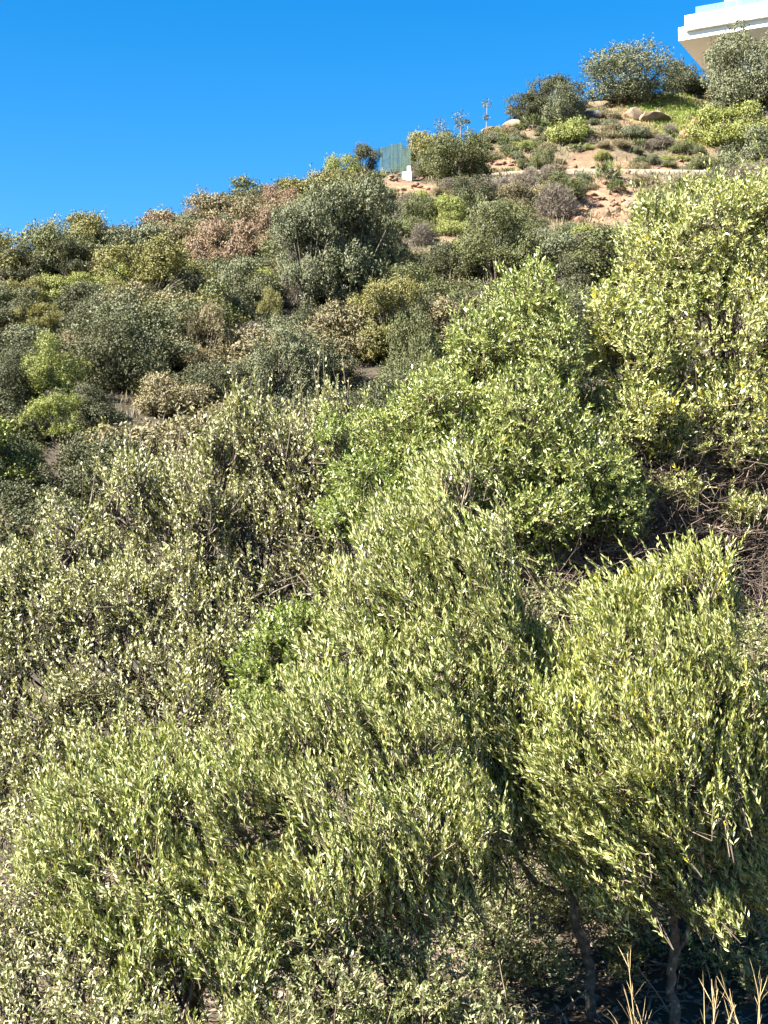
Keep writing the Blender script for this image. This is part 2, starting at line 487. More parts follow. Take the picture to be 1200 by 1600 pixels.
    LDk = LD[keep]; m = len(LDk)
    tk = np.clip(tint[keep], 0, 1)
    largs = (P[keep], LDk, LN[keep], ll[keep], (W / L) * ll[keep] * (.8 + .4 * rng.random(m)), curl * (rng.random(m) * 2 - .5))
    if fine:
        v, quad = leaves4(*largs); polys, tks = [quad], tk
    else:
        v, tri, quad = leaves6(*largs); polys, tks = [tri, quad], np.concatenate([tk, tk, tk])
    r = root(name, tuple(base), label, cat, group)
    b = base[None]
    me = mesh_from('foliage', v - b, polys, {'tint': tks})
    put('foliage', me, M[leaf], r, 'stuff')
    # wood: stems -> limbs -> branchlets -> shoots
    parts = []
    ss = 2
    ks = rng.random(n) < (.9 if gap > .3 else .3)
    if extra: ks[-len(extra):] = True
    parts.append(tubes(bez(sb, ctrl, tips, ss)[ks], np.linspace(.0026, .0012, ss)[None] * np.where(np.arange(n) >= n - len(extra or []), 2.0, 1.0)[ks][:, None] * twig_r, 3, rng))
    c1, l1 = kcluster(sb, max(3, n // 8), rng)
    stem_tops = np.array([at(*s[:3]) for s in stems])
    mid = base + (stem_tops.mean(0) - base) * .5
    near_top = stem_tops[((c1[:, None] - stem_tops[None]) ** 2).sum(-1).argmin(1)]
    c1 = c1 + (near_top - c1) * .16 + np.array([0, 0, -.05])
    pc = c1[l1]
    d1 = norm(pc - near_top[l1])
    k1 = rng.random(n) < (1.0 if gap > .3 else .5)
    parts.append(tubes(bez(pc, pc + d1 * .35 * np.linalg.norm(sb - pc, axis=1)[:, None], sb, ss)[k1], np.linspace(.0038, .0026, ss)[None] * np.ones((k1.sum(), 1)) * twig_r, 3, rng))
    c2, l2 = kcluster(c1, max(2, len(c1) // 7), rng)
    nt_i = ((c2[:, None] - stem_tops[None]) ** 2).sum(-1).argmin(1)
    c2 = c2 + (stem_tops[nt_i] - c2) * .3 + np.array([0, 0, -.06])
    p2 = c2[l2]; d2 = norm(p2 - base)
    parts.append(tubes(bez(p2, p2 + d2 * .4 * np.linalg.norm(c1 - p2, axis=1)[:, None], c1, 4), np.linspace(.0072, .004, 4)[None] * np.ones((len(c1), 1)) * twig_r, 4, rng))
    # stems
    sp = []
    forks = []
    for tr in (trunk or []):
        pts = np.array([at(u, v, Y) for (u, v, Y, rr_) in tr]); rad = np.array([x[3] for x in tr])
        if not forks:
            pts[0] = base + np.array([0, 0, -.08])
        tq = np.linspace(0, len(pts) - 1, 6 * len(pts)); ii = np.arange(len(pts))
        path = np.stack([np.interp(tq, ii, pts[:, a]) for a in range(3)], 1)
        for _ in range(3):
            path[1:-1] = (path[:-2] + 2 * path[1:-1] + path[2:]) / 4
        wob = np.cumsum(rng.normal(size=(len(path), 3)) * .006, 0); wob -= np.linspace(0, 1, len(path))[:, None] * wob[-1]
        path += wob
        rad = np.interp(tq, ii, rad) * (1 + rng.normal(size=len(tq)) * .07)
        V, q = tubes(path[None], rad[None], 9, rng)
        put('trunk' if not forks else 'limb', mesh_from('trunk', V - b, [q], smooth=True), M[bark], r)
        forks.append(path)
        m_ = 16 if len(forks) == 1 else 8
        p_ = path[rng.integers(2, len(path), m_)]
        d_ = norm(rng.normal(size=(m_, 3)) + np.array([0, 0, .35])) * rng.uniform(.10, .34, (m_, 1))
        parts.append(tubes(bez(p_, p_ + d_ * .5 + rng.normal(size=(m_, 3)) * .03, p_ + d_, 5), np.linspace(.0048, .0018, 5)[None] * np.ones((m_, 1)), 4, rng))
    for i, s in enumerate(stems):
        top = stem_tops[i]
        if forks:
            fk = min(forks, key=lambda f: np.linalg.norm(f[-1] - top))
            b0 = fk[-1 - int(rng.integers(0, len(fk) // 3))].copy()
        else:
            b0 = base + np.array([rng.normal() * .09, rng.normal() * .09, -.06])
        h = np.linalg.norm(top - b0)
        c = b0 + (top - b0) * .5 + (np.array([0, 0, h * .16]) if len(s) < 4 else np.array(s[3]))
        S = 12
        path = bez(b0[None], c[None], top[None], S)[0]
        path[1:-1] += rng.normal(size=(S - 2, 3)) * h * .013
        sp.append(path)
        rr = stem_r * (.62 if forks else 1) * (s[4] if len(s) > 4 else 1) * np.linspace(1, .35, S) * (1 + rng.normal(size=S) * .06)
        V, q = tubes(path[None], rr[None], 8, rng)
        put('stem', mesh_from('stem', V - b, [q], smooth=True), M[bark], r)
    # limbs from stems to c2
    att = np.array([sp[i][int(np.clip(rng.normal(6.5, 2), 3, 11))] for i in nt_i])
    tang = norm(stem_tops[nt_i] - base)
    lim = bez(att, att + tang * .45 * np.linalg.norm(c2 - att, axis=1)[:, None], c2, 7)
    lim[:, 1:-1] += rng.normal(size=(len(c2), 5, 3)) * .012
    parts.append(tubes(lim, np.linspace(.013, .0075, 7)[None] * np.ones((len(c2), 1)) * twig_r * (stem_r / .022), 5, rng))
    V, q = merge(parts)
    put('twigs', mesh_from('twigs', V - b, [q], smooth=True), M[twig], r, 'stuff')
    return r

def foot(u, v, Y):
    p = at(u, v, Y); return (p[0], Y, float(H(p[0], Y)))

SWEPT = (-.42, -.05, 1.0)
# right rear olive, lime leaves
plant('wild_olive_tree', 'tall wild olive with yellow-green leaves, above the tangle of dead brown twigs', 'tree', 11, foot(1120, 900, 9.3),
      [(1120, 370, 105, 95, 9, .5), (1200, 330, 90, 65, 9, .5), (1040, 430, 75, 105, 9, .45), (1010, 350, 28, 55, 9, .2), (1110, 520, 120, 120, 8.9, .55), (1200, 480, 110, 140, 8.9, .5), (1060, 690, 60, 40, 8.6, .25), (1180, 700, 60, 40, 8.6, .3), (1060, 760, 50, 30, 8.5, .2), (1160, 790, 45, 30, 8.5, .2), (990, 560, 80, 90, 8.7, .4),
       (950, 500, 45, 60, 8.8, .3), (1000, 650, 90, 50, 8.6, .35), (1150, 640, 110, 70, 8.7, .4), (920, 620, 35, 45, 8.7, .25), (1290, 420, 110, 170, 9, .5)],
      [(1040, 420, 9.1), (1120, 380, 9.1), (1200, 420, 9.1), (1000, 560, 9), (1150, 560, 8.9), (1270, 430, 9.1)],
      'olive_lime', lean=(-.15, -.25, 1), w=(.8, .55, .4), dens=560, shoot=.135, nl=19, L=.032, W=.0092, fine=True, yellow=.36, tintb=.44, twig='dead_twig', stem_r=.017, spread=(62, 30), gap=.2)
# centre rear, greener
plant('wild_olive_tree', 'dense mid-green wild olive with pointed top, left of the yellow-green one', 'tree', 12, foot(800, 930, 8.9),
      [(825, 470, 62, 62, 8.7, .35), (770, 540, 75, 65, 8.6, .4), (850, 560, 60, 85, 8.6, .4), (720, 560, 32, 70, 8.6, .2), (690, 630, 85, 60, 8.4, .4), (620, 680, 75, 55, 8.4, .35), (820, 650, 100, 80, 8.3, .45), (900, 730, 90, 80, 8.2, .4),
       (760, 720, 110, 70, 8.2, .4), (660, 740, 80, 60, 8.2, .35), (850, 800, 110, 60, 8.1, .35), (970, 790, 60, 60, 8.2, .3), (800, 870, 70, 50, 8.2, .3), (720, 830, 80, 60, 8.2, .3)],
      [(825, 500, 8.8), (720, 620, 8.7), (640, 700, 8.6), (860, 650, 8.6), (920, 760, 8.5), (780, 730, 8.5)],
      'olive_green', lean=(-.2, -.3, 1), w=(.85, .5, .4), dens=600, shoot=.125, nl=19, L=.030, W=.0082, fine=True, yellow=.12, stem_r=.018, spread=(60, 30), gap=.12)
plant('buckthorn_bush', 'small lime-green bush wedged between the sparse grey shrub and the pale olive', 'bush', 13, foot(560, 900, 8.0),
      [(560, 740, 55, 45, 7.9, .25), (530, 800, 45, 45, 7.8, .22), (600, 790, 55, 50, 7.8, .25), (520, 670, 35, 35, 7.9, .18)],
      [(560, 740, 7.9), (530, 800, 7.85), (600, 780, 7.85)], 'bright_green', lean=(-.2, -.2, 1), w=(.9, .5, .4), dens=650, shoot=.10, nl=15, L=.026, W=.0080, fine=True, stem_r=.012, spread=(65, 35))
# left: sparse shrub with visible branches
XS = [(368, 575, 8.6, .35), (380, 590, 8.6, .3), (400, 600, 8.6, .3), (500, 545, 8.7, .35), (520, 575, 8.7, .35), (545, 590, 8.7, .3), (480, 610, 8.6, .3), (415, 640, 8.5, .3),
      (205, 660, 8.4, .4), (216, 690, 8.4, .35), (245, 690, 8.4, .3), (268, 665, 8.4, .35), (258, 700, 8.4, .35), (285, 650, 8.4, .4), (330, 640, 8.5, .35), (160, 680, 8.3, .35), (130, 740, 8.2, .3), (350, 600, 8.6, .35), (505, 530, 8.7, .4), (490, 570, 8.7, .4), (535, 555, 8.7, .4), (470, 590, 8.65, .4), (555, 610, 8.7, .35), (362, 555, 8.6, .4),
      (200, 640, 8.4, .45), (222, 670, 8.4, .4), (275, 640, 8.4, .45), (240, 665, 8.4, .45), (300, 690, 8.4, .35), (85, 760, 8.1, .3), (60, 800, 8.1, .3), (440, 620, 8.6, .35)]
plant('sparse_shrub', 'large sparse grey-green shrub with dark branches fanning up, upright bare tips against the hill', 'shrub', 14, foot(480, 985, 8.9),
      [(430, 700, 90, 85, 8.6, .4), (520, 660, 50, 75, 8.7, .3), (375, 640, 28, 60, 8.6, .2), (300, 760, 100, 70, 8.4, .4), (200, 740, 55, 55, 8.3, .3), (420, 830, 110, 90, 8.4, .4), (490, 780, 60, 110, 8.6, .35), (270, 860, 110, 80, 8.2, .4), (120, 820, 70, 50, 8.2, .3), (380, 930, 110, 70, 8.3, .4), (330, 690, 40, 50, 8.5, .25), (60, 870, 60, 50, 8.1, .3), (200, 900, 90, 50, 8.1, .3), (500, 920, 50, 60, 8.2, .25), (450, 960, 60, 40, 8.0, .2)],
      [(430, 700, 8.7), (500, 660, 8.8), (340, 740, 8.6), (250, 780, 8.4), (400, 640, 8.7), (480, 740, 8.7), (170, 790, 8.3), (370, 800, 8.5), (300, 860, 8.3), (525, 760, 8.8)],
      'willow_grey', lean=(-.3, 0, 1), w=(.45, .9, .3), dens=350, shoot=.19, nl=18, L=.027, W=.0102, fine=True, twig='bark_grey', bark='bark_dark', inner=.2, spread=(55, 30), stem_r=.017, twig_r=1.15, extra=XS, gap=.31)
plant('sparse_shrub', 'low sparse grey-green shrub sprawling left, tangled dark branches showing through its leaves', 'shrub', 15, foot(385, 1110, 7.9),
      [(60, 950, 110, 80, 7.8, .4), (180, 930, 120, 70, 7.8, .4), (300, 960, 90, 70, 7.8, .35), (90, 1060, 150, 80, 7.5, .4), (250, 1050, 120, 70, 7.5, .35), (-40, 1050, 90, 120, 7.6, .4), (0, 880, 60, 40, 7.9, .3), (40, 1160, 110, 70, 7.2, .3), (180, 1130, 90, 50, 7.2, .3), (310, 1080, 70, 60, 7.3, .3), (350, 1010, 50, 60, 7.6, .25), (-20, 1240, 80, 60, 7.0, .3), (90, 1230, 90, 50, 6.9, .25), (365, 1100, 50, 40, 7.1, .2), (330, 1150, 50, 35, 7.0, .18), (270, 1110, 60, 40, 7.1, .2)],
      [(300, 930, 7.9), (220, 930, 7.8), (120, 950, 7.8), (30, 980, 7.7), (200, 1040, 7.6), (80, 1070, 7.5), (-40, 1040, 7.6), (340, 960, 7.9)],
      'willow_grey', lean=(-.35, 0, 1), w=(.5, .85, .35), dens=370, shoot=.17, nl=18, L=.026, W=.0098, fine=True, twig='bark_dark', bark='bark_dark', inner=.2, spread=(58, 30), stem_r=.017, twig_r=1.1, gap=.31)
# small bright bush in the middle
plant('buckthorn_bush', 'small bright green bush with a dark hollow, beside the sparse shrub', 'bush', 16, foot(440, 1120, 7.1),
      [(425, 985, 42, 30, 7.0, .14), (395, 1040, 40, 40, 7.0, .14), (470, 960, 50, 28, 7.1, .14), (440, 1070, 50, 35, 6.9, .14), (400, 1100, 45, 35, 6.9, .14), (480, 1030, 40, 40, 6.95, .12)],
      [(425, 1000, 7.05), (395, 1040, 7.05), (470, 985, 7.1)], 'bright_green', lean=(-.2, -.2, 1), w=(.9, .5, .4), dens=650, shoot=.10, nl=14, L=.028, W=.0095, fine=True, stem_r=.01, spread=(60, 32))
# front centre: three swept olives
plant('swept_olive_shrub', 'tall pale swept olive shrub in the middle, its leaning trunk rising from the leaf litter', 'shrub', 17, foot(930, 1572, 6.55),
      [(700, 745, 55, 55, 6.9, .25), (650, 830, 85, 75, 6.8, .32), (750, 810, 55, 75, 6.8, .28), (600, 920, 95, 75, 6.6, .35), (720, 910, 90, 90, 6.6, .35), (540, 1010, 75, 65, 6.4, .3), (660, 1030, 110, 80, 6.4, .35), (770, 1010, 65, 100, 6.5, .3), (790, 1130, 60, 90, 6.4, .28), (700, 1150, 80, 70, 6.3, .28), (820, 1240, 60, 60, 6.4, .25), (835, 1040, 35, 80, 6.6, .22), (850, 1150, 40, 70, 6.5, .22), (770, 1250, 60, 60, 6.3, .2), (590, 830, 40, 50, 6.7, .2), (730, 1340, 50, 40, 6.2, .18)],
      [(800, 1180, 6.45, (.05, 0, 0)), (690, 860, 6.75, (.3, 0, -.05)), (610, 960, 6.6, (.35, 0, -.1)), (760, 900, 6.7, (.18, 0, 0)), (680, 1060, 6.45, (.25, 0, -.1))],
      'olive_pale', lean=SWEPT, w=(.28, .95, .22), dens=680, shoot=.14, nl=24, L=.031, W=.0066, fine=True, spread=(42, 16), stem_r=.026, yellow=.08, gap=.27,
      trunk=[[(932, 1575, 6.55, .025), (925, 1530, 6.55, .023), (905, 1450, 6.52, .021), (892, 1395, 6.5, .020), (868, 1330, 6.5, .016), (835, 1240, 6.5, .013), (790, 1130, 6.5, .010)],
             [(892, 1395, 6.5, .014), (845, 1378, 6.45, .014), (805, 1345, 6.4, .011), (760, 1280, 6.4, .009), (720, 1180, 6.4, .007)]])
plant('swept_olive_shrub', 'broad pale swept olive shrub, low in front, crooked dark stems under it', 'shrub', 18, foot(655, 1500, 6.1),
      [(520, 1085, 90, 60, 6.1, .28), (430, 1140, 75, 55, 6.0, .28), (620, 1150, 110, 75, 6.0, .32), (480, 1230, 130, 75, 5.8, .32), (360, 1220, 70, 75, 5.8, .28), (650, 1270, 120, 75, 5.8, .3), (520, 1340, 130, 70, 5.7, .28), (740, 1230, 60, 75, 6.0, .28), (660, 1370, 80, 45, 5.8, .22), (400, 1370, 70, 60, 5.7, .25)],
      [(520, 1150, 6.05, (.1, 0, 0)), (640, 1200, 6.0, (.1, 0, 0)), (440, 1240, 5.9, (.1, 0, 0)), (720, 1260, 6.0, (0.05, 0, 0)), (540, 1330, 5.85, (.05, 0, 0))],
      'olive_pale', lean=SWEPT, w=(.28, .95, .22), dens=690, shoot=.135, nl=24, L=.030, W=.0064, fine=True, spread=(42, 16), stem_r=.024, yellow=.06, bark='bark_dark', gap=.27,
      trunk=[[(655, 1560, 6.1, .026), (652, 1480, 6.1, .023), (645, 1420, 6.08, .020), (618, 1360, 6.05, .016), (590, 1280, 6.0, .012)], [(650, 1440, 6.1, .015), (660, 1380, 6.1, .013), (680, 1300, 6.05, .010)], [(652, 1500, 6.1, .014), (600, 1430, 6.0, .012), (520, 1360, 5.9, .009)]])
plant('swept_olive_shrub', 'pale swept olive shrub with browning sprays, beside the low sprawling shrub', 'shrub', 19, foot(330, 1560, 5.9),
      [(250, 1170, 95, 45, 6.0, .25), (150, 1220, 90, 55, 5.9, .28), (270, 1260, 95, 70, 5.8, .28), (100, 1310, 80, 65, 5.8, .28), (200, 1350, 110, 75, 5.7, .3), (310, 1370, 70, 75, 5.7, .25), (130, 1420, 90, 55, 5.7, .25), (270, 1450, 90, 55, 5.6, .25), (220, 1530, 70, 55, 5.6, .22), (380, 1470, 70, 60, 5.6, .22), (330, 1570, 90, 50, 5.5, .22)],
      [(290, 1250, 5.95), (170, 1260, 5.9), (120, 1350, 5.8), (250, 1360, 5.8), (330, 1400, 5.75)],
      'olive_pale', lean=SWEPT, w=(.3, .9, .25), dens=700, shoot=.13, nl=24, L=.029, W=.0064, fine=True, spread=(44, 18), stem_r=.02, yellow=.22, bark='bark_dark', gap=.27)
# right front
plant('swept_olive_shrub', 'rounded bright swept olive shrub on a slim upright trunk, before the dead twigs', 'shrub', 20, foot(1052, 1585, 6.35),
      [(1080, 880, 60, 45, 6.6, .22), (1000, 920, 70, 50, 6.6, .25), (920, 940, 45, 35, 6.6, .18), (1110, 930, 50, 60, 6.6, .2), (960, 1010, 90, 65, 6.4, .3), (1060, 1010, 90, 80, 6.4, .3), (900, 1090, 65, 60, 6.3, .25), (1000, 1100, 110, 75, 6.2, .32), (1110, 1090, 75, 90, 6.3, .28), (960, 1190, 90, 60, 6.1, .28), (1060, 1190, 100, 75, 6.1, .28), (1150, 1190, 60, 90, 6.3, .25), (900, 1200, 50, 50, 6.1, .2), (1010, 1270, 90, 40, 6.1, .2), (940, 1300, 70, 40, 6.1, .18), (1110, 1310, 70, 55, 6.3, .22), (1030, 1340, 60, 40, 6.2, .18), (1175, 1120, 40, 90, 6.4, .2), (1170, 1280, 40, 60, 6.4, .2), (870, 1010, 35, 40, 6.5, .15), (855, 1100, 45, 50, 6.2, .2), (860, 1180, 45, 50, 6.1, .2), (890, 1260, 50, 45, 6.1, .2), (960, 1380, 55, 35, 6.15, .16), (1100, 1400, 60, 40, 6.25, .18), (1160, 1360, 45, 50, 6.3, .18), (880, 1340, 45, 35, 6.2, .15)],
      [(960, 1010, 6.45, (.12, 0, 0)), (1060, 960, 6.5, (.02, 0, 0)), (1110, 1050, 6.4, (-.02, 0, 0)), (920, 1120, 6.35, (.12, 0, 0))],
      'olive_lime', lean=SWEPT, w=(.32, .92, .22), dens=680, shoot=.14, nl=24, L=.032, W=.0068, fine=True, spread=(42, 16), stem_r=.022, yellow=.18, gap=.27,
      trunk=[[(1030, 1600, 6.35, .024), (1048, 1555, 6.35, .021), (1060, 1490, 6.36, .018), (1058, 1410, 6.36, .017), (1046, 1320, 6.38, .014), (1030, 1240, 6.4, .012), (1020, 1150, 6.4, .009)],
             [(1060, 1490, 6.36, .011), (1082, 1420, 6.4, .011), (1076, 1320, 6.42, .010), (1078, 1230, 6.45, .008), (1090, 1120, 6.45, .006)], [(1056, 1400, 6.36, .008), (1010, 1330, 6.3, .007), (960, 1230, 6.3, .006)]])
# shaded small-leaved shrubs low down
plant('shade_shrub', 'dark small-leaved shrub in the shade between the two trunks', 'shrub', 21, foot(830, 1520, 7.0),
      [(800, 1370, 90, 70, 7.0, .3), (900, 1390, 80, 60, 7.1, .3), (760, 1460, 90, 70, 6.8, .28), (960, 1380, 60, 70, 7.2, .25), (830, 1500, 70, 55, 6.8, .25), (980, 1460, 50, 40, 7.1, .2), (880, 1290, 70, 60, 7.2, .28), (860, 1190, 50, 60, 7.4, .28), (940, 1310, 60, 50, 7.2, .25)],
      [(800, 1380, 7.0), (900, 1400, 7.1), (760, 1450, 6.9), (960, 1390, 7.1)], 'shade_green', lean=(-.1, -.3, 1), w=(.9, .4, .5), dens=420, shoot=.13, nl=14, L=.025, W=.0088, fine=True, stem_r=.012, spread=(65, 35), gap=.2)
plant('shade_shrub', 'small-leaved shrub along the bottom below the broad swept olive', 'shrub', 22, foot(560, 1620, 5.7),
      [(470, 1440, 80, 60, 5.7, .25), (600, 1450, 90, 60, 5.8, .25), (530, 1530, 110, 60, 5.6, .25), (680, 1530, 90, 60, 5.7, .25), (430, 1590, 90, 45, 5.4, .2), (600, 1610, 120, 50, 5.5, .22), (740, 1600, 90, 55, 5.6, .2)],
      [(480, 1460, 5.7), (600, 1470, 5.8), (690, 1530, 5.7), (540, 1530, 5.65)], 'shade_green', lean=(-.2, -.2, 1), w=(.8, .5, .45), dens=480, shoot=.12, nl=15, L=.025, W=.0078, fine=True, stem_r=.012, spread=(60, 32), gap=.15, tintb=.6)
plant('sparse_shrub', 'grey small-leaved shrub with long dark bare stems, below the swept olive with browning sprays', 'shrub', 23, foot(120, 1680, 5.4),
      [(40, 1300, 70, 60, 6.0, .25), (20, 1420, 90, 70, 5.7, .25), (100, 1490, 110, 60, 5.5, .25), (30, 1560, 110, 60, 5.3, .25), (180, 1590, 110, 50, 5.3, .22), (-60, 1480, 80, 120, 5.5, .25)],
      [(40, 1380, 5.8), (20, 1470, 5.6), (120, 1500, 5.5), (-60, 1460, 5.5), (30, 1530, 5.4, (.1, 0, .12), .8), (10, 1535, 5.35, (.1, 0, .14), .6)],
      'willow_grey', lean=(-.3, -.1, 1), w=(.6, .7, .45), dens=430, shoot=.14, nl=14, L=.022, W=.0075, fine=True, twig='bark_dark', bark='bark_dark', stem_r=.012, spread=(58, 32), gap=.22, inner=.3)
plant('shade_shrub', 'half-shaded shrub filling the gap behind the slim upright trunk', 'shrub', 24, foot(1150, 1500, 7.3),
      [(1150, 1330, 80, 80, 7.2, .3), (1060, 1330, 70, 60, 7.2, .28), (1200, 1250, 60, 110, 7.3, .28), (1180, 1430, 60, 50, 7.0, .22), (1100, 1400, 55, 40, 7.0, .2), (1000, 1360, 60, 50, 7.1, .25), (1130, 1240, 60, 60, 7.3, .28), (1185, 1010, 45, 70, 7.7, .25), (1195, 1120, 50, 80, 7.5, .25), (1100, 1480, 60, 35, 6.9, .2), (1190, 1510, 50, 40, 6.7, .2), (990, 1500, 40, 30, 7.0, .2), (850, 1010, 45, 60, 7.8, .25), (850, 930, 50, 40, 8.0, .25)],
      [(1150, 1330, 7.2), (1080, 1340, 7.2), (1200, 1280, 7.3)], 'shade_green', lean=(-.1, -.2, 1), w=(.8, .5, .5), dens=400, shoot=.14, nl=14, L=.028, W=.0085, fine=True, stem_r=.012, spread=(60, 32), gap=.25, tintb=.55)

# ------------------------------------------------------------------ dead brushwood tangle
def tangle(name, label, seed, base, boxes, n, mat):
    rng = np.random.default_rng(seed); base = np.array(base)
    r = root(name, tuple(base), label, 'brushwood')
    P0, P1, P2 = [], [], []
    for (u, v, ru, rv, Y, rd) in boxes:
        m = int(n * ru * rv / 12000)
        c = at(u, v, Y); s = np.array([ru * Y / FPX, rd, rv * Y / FPX])
        a = c + rng.uniform(-1, 1, (m, 3)) * s
        d = norm(rng.normal(size=(m, 3)) * np.array([1, .7, .45]) + np.array([-.5, -.2, .15])) * rng.uniform(.12, .5, (m, 1))
        P0.append(a); P2.append(a + d); P1.append(a + d * .5 + rng.normal(size=(m, 3)) * .09)
    P0, P1, P2 = map(np.concatenate, (P0, P1, P2))
    rad = rng.uniform(.0013, .0042, (len(P0), 1)) * np.linspace(1, .5, 4)[None]
    V, q = tubes(bez(P0, P1, P2, 4), rad, 3, rng)
    put('twigs', mesh_from('twigs', V - base[None], [q], smooth=True), M[mat], r, 'stuff')
    # a few thick dead limbs
    for k in range(7):
        c = boxes[k % len(boxes)]
        a = base + np.array([rng.normal() * .3, rng.normal() * .1, 0])
        b = at(c[0] + rng.uniform(-.8, .8) * c[2], c[1] + rng.uniform(-.8, .8) * c[3], c[4])
        pth = bez(a[None], ((a + b) / 2 + rng.normal(size=3) * .15)[None], b[None], 9)
        V, q = tubes(pth, np.linspace(.016, .006, 9)[None], 6, rng)
        put('limb', mesh_from('limb', V - base[None], [q], smooth=True), M[mat], r)
    return r
tangle('dead_brushwood', 'tangle of dead brown twigs under the yellow-green wild olive', 31, foot(1130, 980, 9.0),
       [(1080, 740, 90, 60, 8.75, .2), (1150, 800, 80, 70, 8.75, .25), (1100, 860, 90, 60, 8.7, .25), (1180, 900, 60, 80, 8.6, .25), (1190, 760, 50, 60, 8.8, .25), (950, 880, 100, 40, 8.4, .3), (870, 900, 60, 50, 8.3, .25), (890, 960, 90, 50, 8.2, .3), (840, 990, 40, 60, 8.1, .25), (1190, 1000, 50, 60, 8.3, .25), (1040, 800, 70, 60, 8.6, .2), (1000, 900, 90, 50, 8.4, .2), (1140, 720, 80, 40, 8.7, .2)], 1700, 'dead_twig')

# ------------------------------------------------------------------ litter, fallen twigs, dry grass stalks
def litter():
    rng = np.random.default_rng(41)
    n = 16000
    X = rng.uniform(-2.2, 2.6, n); Y = rng.uniform(4.6, 9.6, n)
    P = np.stack([X, Y, H(X, Y) + .006 + rng.random(n) * .03], 1)
    D = norm(rng.normal(size=(n, 3)) * np.array([1, 1, .3])); N = norm(np.array([0, 0, 1.]) + rng.normal(size=(n, 3)) * .6)
    N = norm(N - (N * D).sum(1, keepdims=True) * D)
    v, q = leaves4(P, D, N, rng.uniform(.03, .07, n), rng.uniform(.012, .022, n), rng.uniform(-.4, .4, n))
    k = rng.random(n)
    m = leaf_mat('fallen_leaf', [(0, (.05, .036, .022)), (.5, (.15, .11, .07)), (1, (.34, .27, .19))], (.22, .175, .13), trans=.1)
    o = put('leaf_litter', mesh_from('leaf_litter', v, [q], {'tint': k}), m, None, 'stuff')
    tag(o, 'dry fallen leaves on the earth under the shrubs', 'leaf litter')
    n = 900
    X = rng.uniform(-1.5, 2.4, n); Y = rng.uniform(5.0, 8.8, n)
    a = np.stack([X, Y, H(X, Y) + .01 + rng.random(n) * .08], 1)
    d = norm(rng.normal(size=(n, 3)) * np.array([1, 1, .25])) * rng.uniform(.1, .4, (n, 1))
    V, q = tubes(bez(a - d / 2, a + rng.normal(size=(n, 3)) * .03 + np.array([0, 0, .03]), a + d / 2, 5), rng.uniform(.0018, .005, (n, 1)) * np.ones((1, 5)), 4, rng)
    o = put('fallen_twigs', mesh_from('fallen_twigs', V, [q], smooth=True), M['dead_twig'], None, 'stuff')
    tag(o, 'pale dry fallen twigs strewn under the trunks', 'twigs')
litter()

def grass_clump(label, seed, u, v, Y, tips):
    rng = np.random.default_rng(seed)
    b = np.array(foot(u, v, Y))
    r = root('dry_grass_clump', tuple(b), label, 'dry grass', 'dry grass stalks at the edge of the litter')
    for (tu, tv) in tips:
        tp = at(tu, tv, Y - .05)
        p0 = b + np.array([rng.normal() * .03, rng.normal() * .03, -.02])
        c = (p0 + tp) / 2 + np.array([rng.normal() * .05, 0, .06])
        V, q = tubes(bez(p0[None], c[None], tp[None], 8), np.linspace(.0032, .0012, 8)[None], 5, rng)
        st = put('stalk', mesh_from('stalk', V - b, [q], smooth=True), M['straw'], r)
        # sheath blades and a feathery head
        n = 9
        t = rng.uniform(.35, 1, n)[:, None]
        P = (1 - t) ** 2 * p0 + 2 * t * (1 - t) * c + t * t * tp
        D = norm((tp - p0)[None] / np.linalg.norm(tp - p0) + rng.normal(size=(n, 3)) * .25)
        N = norm(np.cross(D, rng.normal(size=(n, 3))))
        v_, t_, q_ = leaves6(P, D, N, rng.uniform(.05, .12, n), rng.uniform(.0012, .0028, n), rng.uniform(-.1, .3, n))
        put('blades', mesh_from('blades', v_ - b, [t_, q_]), M['straw'], st, 'stuff')
grass_clump('pale dry grass clump by the foot of the slim upright trunk', 51, 1005, 1640, 5.7, [(980, 1490), (975, 1545), (995, 1575), (960, 1590)])
grass_clump('pair of short dry grass stalks beside the slim upright trunk', 52, 1115, 1650, 5.7, [(1100, 1550), (1122, 1545), (1112, 1530)])
grass_clump('splayed dry grass clump with the longest stalks in the litter', 53, 1175, 1660, 5.6, [(1120, 1525), (1140, 1545), (1178, 1522), (1190, 1530), (1150, 1570)])

# ------------------------------------------------------------------ hillside plants (prototypes at real size, copied)
def frond_leaves(P, D, L, W, rng, tint, face=None):
    n = len(P)
    N = norm(rng.normal(size=(n, 3)) + np.array([0, 0, .6])) if face is None else norm(face + rng.normal(size=(n, 3)) * .45)
    N = norm(N - (N * D).sum(1, keepdims=True) * D)
    Wd = np.cross(N, D)
    v = np.stack([P, P + D * L[:, None] * .5 - Wd * W[:, None] * .5, P + D * L[:, None], P + D * L[:, None] * .5 + Wd * W[:, None] * .5], 1).reshape(-1, 3)
    return v, (np.arange(n) * 4)[:, None] + np.array([[0, 3, 2, 1]]), tint

